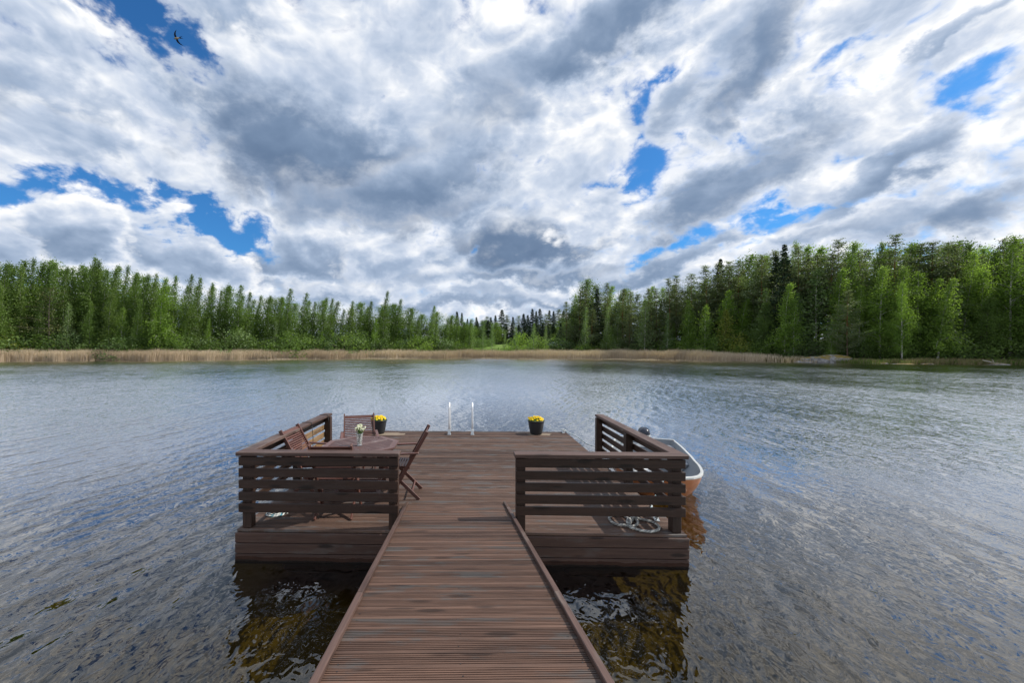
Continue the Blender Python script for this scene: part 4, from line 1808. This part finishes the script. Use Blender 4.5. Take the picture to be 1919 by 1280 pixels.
def sky_at(tab, x):
    for (a, y), (c, w) in zip(tab, tab[1:]):
        if a <= x <= c:
            return y + (w - y) * (x - a) / (c - a)
    return tab[0][1] if x < tab[0][0] else tab[-1][1]


rng = random.Random(2024)
# --- plants one can point to: kind, px, depth, top row, label, width
SINGLES = [
    ('yellow_bush', 10, 6, 628, 'low yellow green bush at the left edge of the far shore', 1.0),
    ('olive', 92, 8, 540, 'sparse olive alder with bare lower limbs among the left birches', 1.3),
    ('willow', 132, 6, 622, 'rounded grey green willow bush right of the sparse olive alder', 1.0),
    ('birch', 167, 11, 484, 'tallest dark birch of the left wood with a wind bent crown', 1.0),
    ('willow', 240, 6, 628, 'low spreading grey green willow bush left of the pale trunked birch', 1.35),
    ('young', 228, 7, 578, 'small young birch standing in front of the dark left wood', .9),
    ('fresh_birch', 300, 7, 522, 'light green birch with bare white trunk at the left shore', 1.25),
    ('green_bush', 345, 6, 626, 'dark green bush between the pale trunked birch and the big willow bush', 1.0),
    ('willow', 430, 6, 611, 'big domed willow bush above the reeds on the left shore', 1.0),
    ('green_bush', 540, 6, 628, 'wide low green bush right of the big domed willow bush', 1.35),
    ('willow', 650, 6, 624, 'grey green bush midway along the reeds of the left shore', 1.1),
    ('birch', 718, 9, 546, 'single birch rising above its neighbours left of the round bush', 1.0),
    ('young', 702, 7, 600, 'small leafy birch at the foot of the tall single birch', .9),
    ('bright_bush', 788, 7, 627, 'round bright green bush standing alone behind the reeds', 1.05),
    ('aspen', 905, 30, 604, 'pale small tree at the left end of the dark spruce row', .8),
    ('aspen', 946, 26, 622, 'very small pale tree in the meadow gap before the spruces', .9),
    ('bright_bush', 976, 14, 625, 'bright green bush right of the meadow gap', 1.0),
    ('green_bush', 1008, 10, 632, 'dark green bush between the bright bush and the hidden cabin', 1.1),
    ('willow', 870, 22, 634, 'low pale bush at the left end of the meadow gap', 1.2),
    ('big_birch', 1078, 20, 553, 'broad light green birch at the left end of the right wood', .8),
    ('aspen', 1096, 9, 577, 'slim pale tree in front of the broad light green birch', .9),
    ('aspen', 1137, 9, 577, 'slender silvery tree left of the big silvery aspen', .85),
    ('aspen', 1157, 13, 575, 'narrow silvery tree touching the big silvery aspen from the left', .85),
    ('aspen', 1208, 9, 562, 'big silvery aspen in front of the right wood', 1.05),
    ('aspen', 1250, 9, 588, 'small silvery tree right of the big silvery aspen', .85),
    ('young', 1288, 9, 565, 'bright green young birch left of the paired young birch', 1.05),
    ('young', 1321, 8, 574, 'bright green young birch left of the yellow green sapling', 1.0),
    ('yellow', 1358, 7, 582, 'yellow green sapling shining before the dark pines', 1.0),
    ('yellow_bush', 1385, 7, 626, 'yellow green bush at the foot of the yellow green sapling', .7),
    ('green_tree', 1432, 9, 570, 'dark green leafy tree right of the yellow green sapling', .95),
    ('young', 1487, 8, 566, 'vivid green young birch at the right end of the reeds', 1.05),
    ('young', 1557, 4, 628, 'tiny bright sapling on the mossy rock', 1.0),
    ('spruce', 1351, 20, 485, 'single dark pointed spruce among the pines of the right wood', .95),
    ('fullpine', 1588, 5, 545, 'front pine with reddish trunk and limbs down to the rock', 1.05),
    ('fullpine', 1478, 14, 494, 'broad pine with reddish trunk behind the vivid young birch', 1.1),
    ('big_birch', 1490, 24, 456, 'tall bright leafy tree top between the pines', .75),
    ('big_birch', 1690, 6, 532, 'light green birch with white trunk on the rocky right shore', .85),
    ('fresh_birch', 1757, 6, 520, 'birch with a leaning white trunk on the right shore', 1.25),
    ('big_birch', 1800, 11, 470, 'tall full birch right of the leaning white trunk', .95),
    ('big_birch', 1893, 8, 446, 'largest full birch at the right edge', 1.15),
    ('green_tree', 1850, 7, 560, 'lower bushy tree at the foot of the largest birch', 1.1),
]
for (k, px, d, top, lab, w) in SINGLES:
    plant(k, px, d, top, lab, None, w, lean=7 if 'leaning white' in lab else 0)

# --- rows of the left wood
G_L, LAB_L = 'birches of the left wood', 'dark green birch with wind bent top in the wood on the left shore'
x = -270
while x < 880:
    plant('birch', x + rng.uniform(-6, 6), rng.uniform(10, 16), sky_at(SKY_L, x) + rng.uniform(-9, 22), LAB_L, G_L, rng.uniform(.9, 1.15) * (.95 if x < 420 else 1.2))
    x += rng.uniform(16, 22)
x = -270
while x < 880:
    plant(rng.choice(['birch', 'green_tree', 'green_tree']), x + rng.uniform(-6, 6), rng.uniform(18, 26), sky_at(SKY_L, x) + rng.uniform(5, 20),
          'green tree deep inside the wood on the left shore', 'trees deep inside the left wood', rng.uniform(1.3, 1.8) * (1 if x < 420 else 1.2))
    x += rng.uniform(21, 29)
x = -270
while x < 880:
    plant(rng.choice(['birch', 'birch', 'fresh_birch', 'green_tree', 'aspen']), x + rng.uniform(-8, 8), rng.uniform(7, 10), sky_at(SKY_L, x) + rng.uniform(48, 88), 'shorter birch filling the front of the left wood',
          'shorter birches of the left wood', rng.uniform(.9, 1.25))
    x += rng.uniform(34, 52)
x = -270
while x < 870:
    plant(rng.choice(['green_bush', 'green_bush', 'willow']), x, rng.uniform(6.5, 9), rng.uniform(622, 638), 'low green bush in the undergrowth of the left shore',
          'undergrowth bushes of the left shore', rng.uniform(.9, 1.4))
    x += rng.uniform(26, 40)

# --- the far spruces in the middle
x = 845
while x < 1075:
    d = rng.uniform(88, 105)
    plant('spruce' if rng.random() < .8 else 'pine', x, d, 584 + rng.uniform(-6, 12) + (6 if x < 930 else 0), 'dark far spruce beyond the meadow gap', 'far spruces beyond the meadow gap', rng.uniform(1.5, 2.0))
    x += rng.uniform(7, 11)
x = 850
while x < 1075:
    plant(rng.choice(['green_tree', 'spruce', 'spruce']), x, rng.uniform(66, 80), 602 + rng.uniform(-4, 12), 'small dark tree at the foot of the far spruces', 'trees at the foot of the far spruces', rng.uniform(2.2, 2.8))
    x += rng.uniform(9, 13)
x = 860
while x < 1080:
    if not 925 < x < 962:
        plant(rng.choice(['willow', 'green_bush']), x, rng.uniform(40, 56), rng.uniform(628, 638), 'low bush along the back of the meadow gap', 'bushes at the back of the meadow gap', rng.uniform(1, 1.5))
    x += rng.uniform(14, 22)

for (px, top, lab) in ((884, 610, 'pale young aspen at the left foot of the far spruces'), (922, 608, 'pale young aspen right of the low pale meadow bush'), (966, 612, 'slim pale aspen standing over the bright green bush'),
                      (1000, 606, 'pale aspen left of the hidden cabin'), (1022, 612, 'small pale aspen touching the hidden cabin from the left'), (1062, 604, 'pale aspen right of the hidden cabin')):
    plant('aspen', px, rng.uniform(26, 36), top, lab, None, rng.uniform(.9, 1.2))

# --- rows of the right wood
x = 1060
while x < 2060:
    k = rng.choice(['pine', 'pine', 'pine', 'fullpine', 'spruce', 'birch'] if x < 1500 else ['pine', 'pine', 'pine', 'fullpine', 'big_birch', 'birch'])
    lab = {'pine': 'tall grey green pine in the wood on the right shore', 'fullpine': 'tall grey green pine in the wood on the right shore', 'spruce': 'narrow dark spruce in the wood on the right shore',
           'birch': 'tall green birch inside the wood on the right shore', 'big_birch': 'broad light birch inside the wood on the right shore'}[k]
    grp = {'pine': 'pines of the right wood', 'fullpine': 'pines of the right wood', 'spruce': 'spruces of the right wood', 'birch': 'birches of the right wood', 'big_birch': 'broad birches of the right wood'}[k]
    plant(k, x + rng.uniform(-6, 6), rng.uniform(13, 19), sky_at(SKY_R, x) + rng.uniform(-4, 24), lab, grp, rng.uniform(.9, 1.15))
    x += rng.uniform(17, 25)
x = 1070
while x < 2060:
    k = rng.choice(['pine', 'green_tree', 'fresh_birch', 'big_birch'])
    plant(k, x + rng.uniform(-6, 6), rng.uniform(22, 32), sky_at(SKY_R, x) + rng.uniform(2, 26), 'dark tree deep inside the wood on the right shore', 'trees deep inside the right wood', rng.uniform(1.2, 1.6))
    x += rng.uniform(22, 30)
x = 1050
while x < 1460:
    plant(rng.choice(['green_tree', 'spruce', 'birch']), x, rng.uniform(20, 30), sky_at(SKY_R, x) + rng.uniform(22, 50), 'dark tree deep inside the wood on the right shore', 'trees deep inside the right wood', rng.uniform(1.4, 1.8))
    x += rng.uniform(17, 24)
x = 1110
while x < 2060:
    k = rng.choice(['fullpine', 'fresh_birch', 'green_tree', 'aspen'] if x < 1600 else ['fresh_birch', 'big_birch', 'big_birch', 'fresh_birch', 'aspen', 'birch'])
    plant(k, x + rng.uniform(-8, 8), rng.uniform(8, 12), sky_at(SKY_R, x) + rng.uniform(45, 95), 'shorter tree filling the front of the right wood', 'shorter trees of the right wood', rng.uniform(1.1, 1.45))
    x += rng.uniform(30, 42)
x = 1040
while x < 2060:
    plant(rng.choice(['green_bush', 'willow', 'green_bush']) if x > 1400 else rng.choice(['willow', 'bright_bush', 'green_bush']), x, rng.uniform(6.5, 12), rng.uniform(630, 642),
          'low green bush in the undergrowth of the right shore', 'undergrowth bushes of the right shore', rng.uniform(.9, 1.4))
    x += rng.uniform(24, 38)


# ================================================================== cabin among the trees
def cabin():
    px = 1052
    a = math.atan((px - 857) / 746)
    r = shore_r(a) + 24
    z = ground_h(a, r)
    t = empty('cabin', Matrix.Translation(polar(a, r, z - .1)) @ Matrix.Rotation(R(-14), 4, 'Z'), 'low cabin with a blue grey roof half hidden behind bushes', 'cabin')
    wall = wood('grey cabin boards', (.07, .065, .06), (.14, .13, .12))
    roofm = plain('blue grey sheet roof', (.20, .25, .29), .45, .3, .15, 3)
    b = MB()
    b.box((0, 0, 1.3), (7.2, 4.6, 2.6), along=0, ch=.02)
    for sx in (-1, 1):
        b.add([(sx * 3.58, -2.3, 2.6), (sx * 3.58, 2.3, 2.6), (sx * 3.58, 0, 3.5)], [(0, 1, 2)])
    b.build('wall', wall, t)
    b = MB()
    for sy in (-1, 1):
        p, q = Vector((0, sy * 2.75, 2.42)), Vector((0, 0, 3.62))
        mid = (p + q) / 2
        ang = math.atan2(q.z - p.z, -sy * 2.75) if sy < 0 else math.atan2(q.z - p.z, -2.75)
        M = Matrix.Rotation(math.atan2(1.2, 2.75) * (1 if sy < 0 else -1), 3, 'X')
        b.box(mid + Vector((0, 0, .05)), (7.9, 2.98, .08), M, 0, .01)
        for k in range(15):
            b.box(mid + Vector((-3.8 + k * .54, 0, .11)), (.04, 2.96, .04), M, 0, .005)
    b.build('roof', roofm, t)
    b = MB()
    b.box((-1.6, -2.32, 1.5), (1.1, .06, 1.0), ch=.01)
    w = b.build('window', WHITEPAINT, t)
    b = MB()
    b.box((-1.6, -2.355, 1.5), (.92, .02, .82), ch=.004)
    b.build('pane', plain('dark window glass', (.02, .025, .03), .08), w)
    b = MB()
    b.box((1.4, -2.32, 1.05), (.95, .06, 2.05), ch=.01)
    b.build('door', WOOD_RAIL, t)


cabin()


# ================================================================== reeds, grass, rocks
def blades(name, pts, h, w, mat, lean, label, kindname, tone=None):
    """pts (n,3) feet; each blade a thin two-piece strip bent by the wind"""
    n = len(pts)
    a = NPR.uniform(0, math.pi, n)
    dx_, dy_ = np.cos(a) * w / 2, np.sin(a) * w / 2
    side = np.stack([dx_, dy_, np.zeros(n)], 1)
    ln = NPR.normal(lean, .10, n)
    ly = NPR.normal(0, .10, n)
    top = pts + np.stack([ln * h, ly * h, h], 1)
    mid = pts + np.stack([ln * h * .28, ly * h * .28, h * .55], 1)
    vs = np.stack([pts - side, pts + side, mid + side * .9, mid - side * .9, top + side * .35, top - side * .35], 1).reshape(-1, 3)
    me = bpy.data.meshes.new(name)
    me.vertices.add(6 * n)
    me.vertices.foreach_set('co', vs.astype(np.float32).ravel())
    li = np.array([0, 1, 2, 3, 3, 2, 4, 5])
    idx = (np.arange(n) * 6)[:, None] + li[None, :]
    me.loops.add(8 * n)
    me.loops.foreach_set('vertex_index', idx.ravel().astype(np.int32))
    me.polygons.add(2 * n)
    me.polygons.foreach_set('loop_start', np.arange(0, 8 * n, 4, dtype=np.int32))
    me.polygons.foreach_set('loop_total', np.full(2 * n, 4, dtype=np.int32))
    at = me.attributes.new('rnd', 'FLOAT', 'POINT')
    rv = NPR.random(n) if tone is None else np.clip(tone, 0, 1)
    at.data.foreach_set('value', np.repeat(rv, 6).astype(np.float32))
    me.materials.append(mat)
    me.update()
    me.validate()
    o = bpy.data.objects.new(name, me)
    C.objects.link(o)
    tag(o, label, kindname, None, 'stuff')
    return o


def strip(px0, px1, d0, d1, n, dens=None):
    out = []
    while len(out) < n:
        px = rng.uniform(px0, px1)
        if dens and rng.random() > dens(px):
            continue
        a = math.atan((px - 857) / 746)
        r = shore_r(a) + rng.uniform(d0, d1) + .5 * math.sin(px * .11) + .4 * math.sin(px * .037)
        out.append((*polar(a, r, ground_h(a, r) - .05), px))
    return np.array(out)


def reed_dens(px):
    if px < 1240:
        return 1.0
    return max(.07, 1 - (px - 1240) / 240)


q = strip(-290, 1530, -.4, 4.4, 95000, reed_dens)
hh = NPR.normal(2.0, .26, len(q)) * np.where(q[:, 3] > 1300, np.clip(1 - (q[:, 3] - 1300) / 420, .45, 1), 1) * (1 + .035 * np.sin(q[:, 3] * .045) + .03 * np.sin(q[:, 3] * .13 + 1))
tone = .5 + .25 * np.sin(q[:, 3] * .019) + NPR.normal(0, .22, len(q))
blades('reeds', q[:, :3], hh, .045, L_REED, .13, 'band of dry tan reeds along the far waterline', 'reeds', tone)
q = strip(480, 1350, -4.5, -2.4, 4500, lambda px: .25 + .75 * (math.sin(px * .028) > .1))
blades('reed_stubble', q[:, :3] + np.array([0, 0, .3]), NPR.uniform(.18, .5, len(q)), .05, L_REED, .1, 'thin broken reed stubble standing in the water off the reed band', 'reeds')
q = strip(760, 1460, 4, 40, 26000)
blades('meadow_grass', q[:, :3], NPR.uniform(.25, .7, len(q)), .07, L_GRASS, .1, 'bright green meadow grass behind the reeds', 'grass')
q = strip(1500, 2060, .4, 7, 16000)
blades('shore_grass', q[:, :3], NPR.uniform(.2, .8, len(q)), .06, L_GRASS, .1, 'short green grass on the right shore', 'grass')
q = strip(1430, 2060, .2, 4, 9000, lambda px: .35 + .65 * (math.sin(px * .021 + 2) > -.1))
blades('dry_sedge', q[:, :3], NPR.uniform(.3, 1.0, len(q)), .05, L_SEDGE, .12, 'pale dry sedge at the foot of the right wood', 'sedge')


def rock_mat():
    m, n = new_mat('grey granite with moss')
    tcn = n.node('ShaderNodeTexCoord').outputs['Object']
    nz = n.noise(tcn, 2.2, 7, .65)
    c = n.mix(n.remap(nz, .3, .7), (.13, .125, .12), (.36, .35, .34))
    up = n.sep(n.node('ShaderNodeNewGeometry').outputs['Normal'])[2]
    moss = n.math('MULTIPLY', n.remap(up, .55, .85), n.remap(n.noise(tcn, .9, 4, .6), .42, .54))
    c = n.mix(moss, c, n.mix(n.noise(tcn, 6, 4, .6), (.12, .085, .02), (.30, .22, .05)))
    finish(n, c, .85, .2, nz, .06)
    return m


ROCK = rock_mat()


def rock(px, d, sx, sy, sz, seed, label):
    a = math.atan((px - 857) / 746)
    r = shore_r(a) + d
    bm = bmesh.new()
    bmesh.ops.create_icosphere(bm, subdivisions=4, radius=1)
    rr_ = random.Random(seed)
    pl = [(Vector((rr_.gauss(0, 1), rr_.gauss(0, 1), rr_.gauss(0, .8))).normalized(), rr_.uniform(.62, .95)) for _ in range(14)]
    for v in bm.verts:
        k = 1.0
        for nn, dd in pl:
            q_ = nn.dot(v.co)
            if q_ > dd:
                k = min(k, dd / q_)
        v.co *= k
        v.co.x *= sx
        v.co.y *= sy
        v.co.z *= sz
    me = bpy.data.meshes.new('rock')
    bm.to_mesh(me)
    bm.free()
    me.materials.append(ROCK)
    o = bpy.data.objects.new('rock', me)
    C.objects.link(o)
    o.matrix_world = Matrix.Translation(polar(a, r, ground_h(a, r) + sz * .12)) @ Matrix.Rotation(-a + rr_.uniform(-.2, .2), 4, 'Z')
    tag(o, label, 'rock', 'rocks on the right shore')


rock(1530, 1.4, 2.7, 2.2, 1.0, 1, 'biggest grey rock with ochre moss on top at the end of the reeds')
rock(1562, 3.2, 3.0, 2.2, 1.25, 2, 'mossy rock hump behind the biggest grey rock')
rock(1508, .4, 1.6, 1.0, .35, 3, 'low flat rock at the left foot of the biggest grey rock')
rock(1690, .2, 1.6, .8, .22, 4, 'flat pale rock slab at the waterline below the white trunked birch')
rock(1650, .8, 1.3, .9, .30, 5, 'dark low rock left of the flat pale slab')
rock(1738, .4, 1.0, .7, .22, 6, 'small rock right of the flat pale slab')
rock(1800, 1.2, 1.2, .9, .35, 7, 'mossy low rock further right along the shore')
rock(1866, .5, 1.4, .8, .35, 8, 'small low rock beside the pale driftwood')
b = MB()
a = math.atan((1884 - 857) / 746)
r_ = shore_r(a)
p0 = Vector(polar(a, r_ + .2, .12))
b.tube([p0, p0 + Vector((-1.0, .5, .18)), p0 + Vector((-2.3, 1.0, .62))], [.09, .08, .04], 7)
b.tube([p0 + Vector((-1.0, .5, .18)), p0 + Vector((-1.2, .7, .75))], [.05, .02], 5)
o = b.build('driftwood', plain('bleached driftwood', (.55, .50, .44), .8, 0, .2, 8))
tag(o, 'pale driftwood branch lying on the right shore near the edge', 'driftwood')
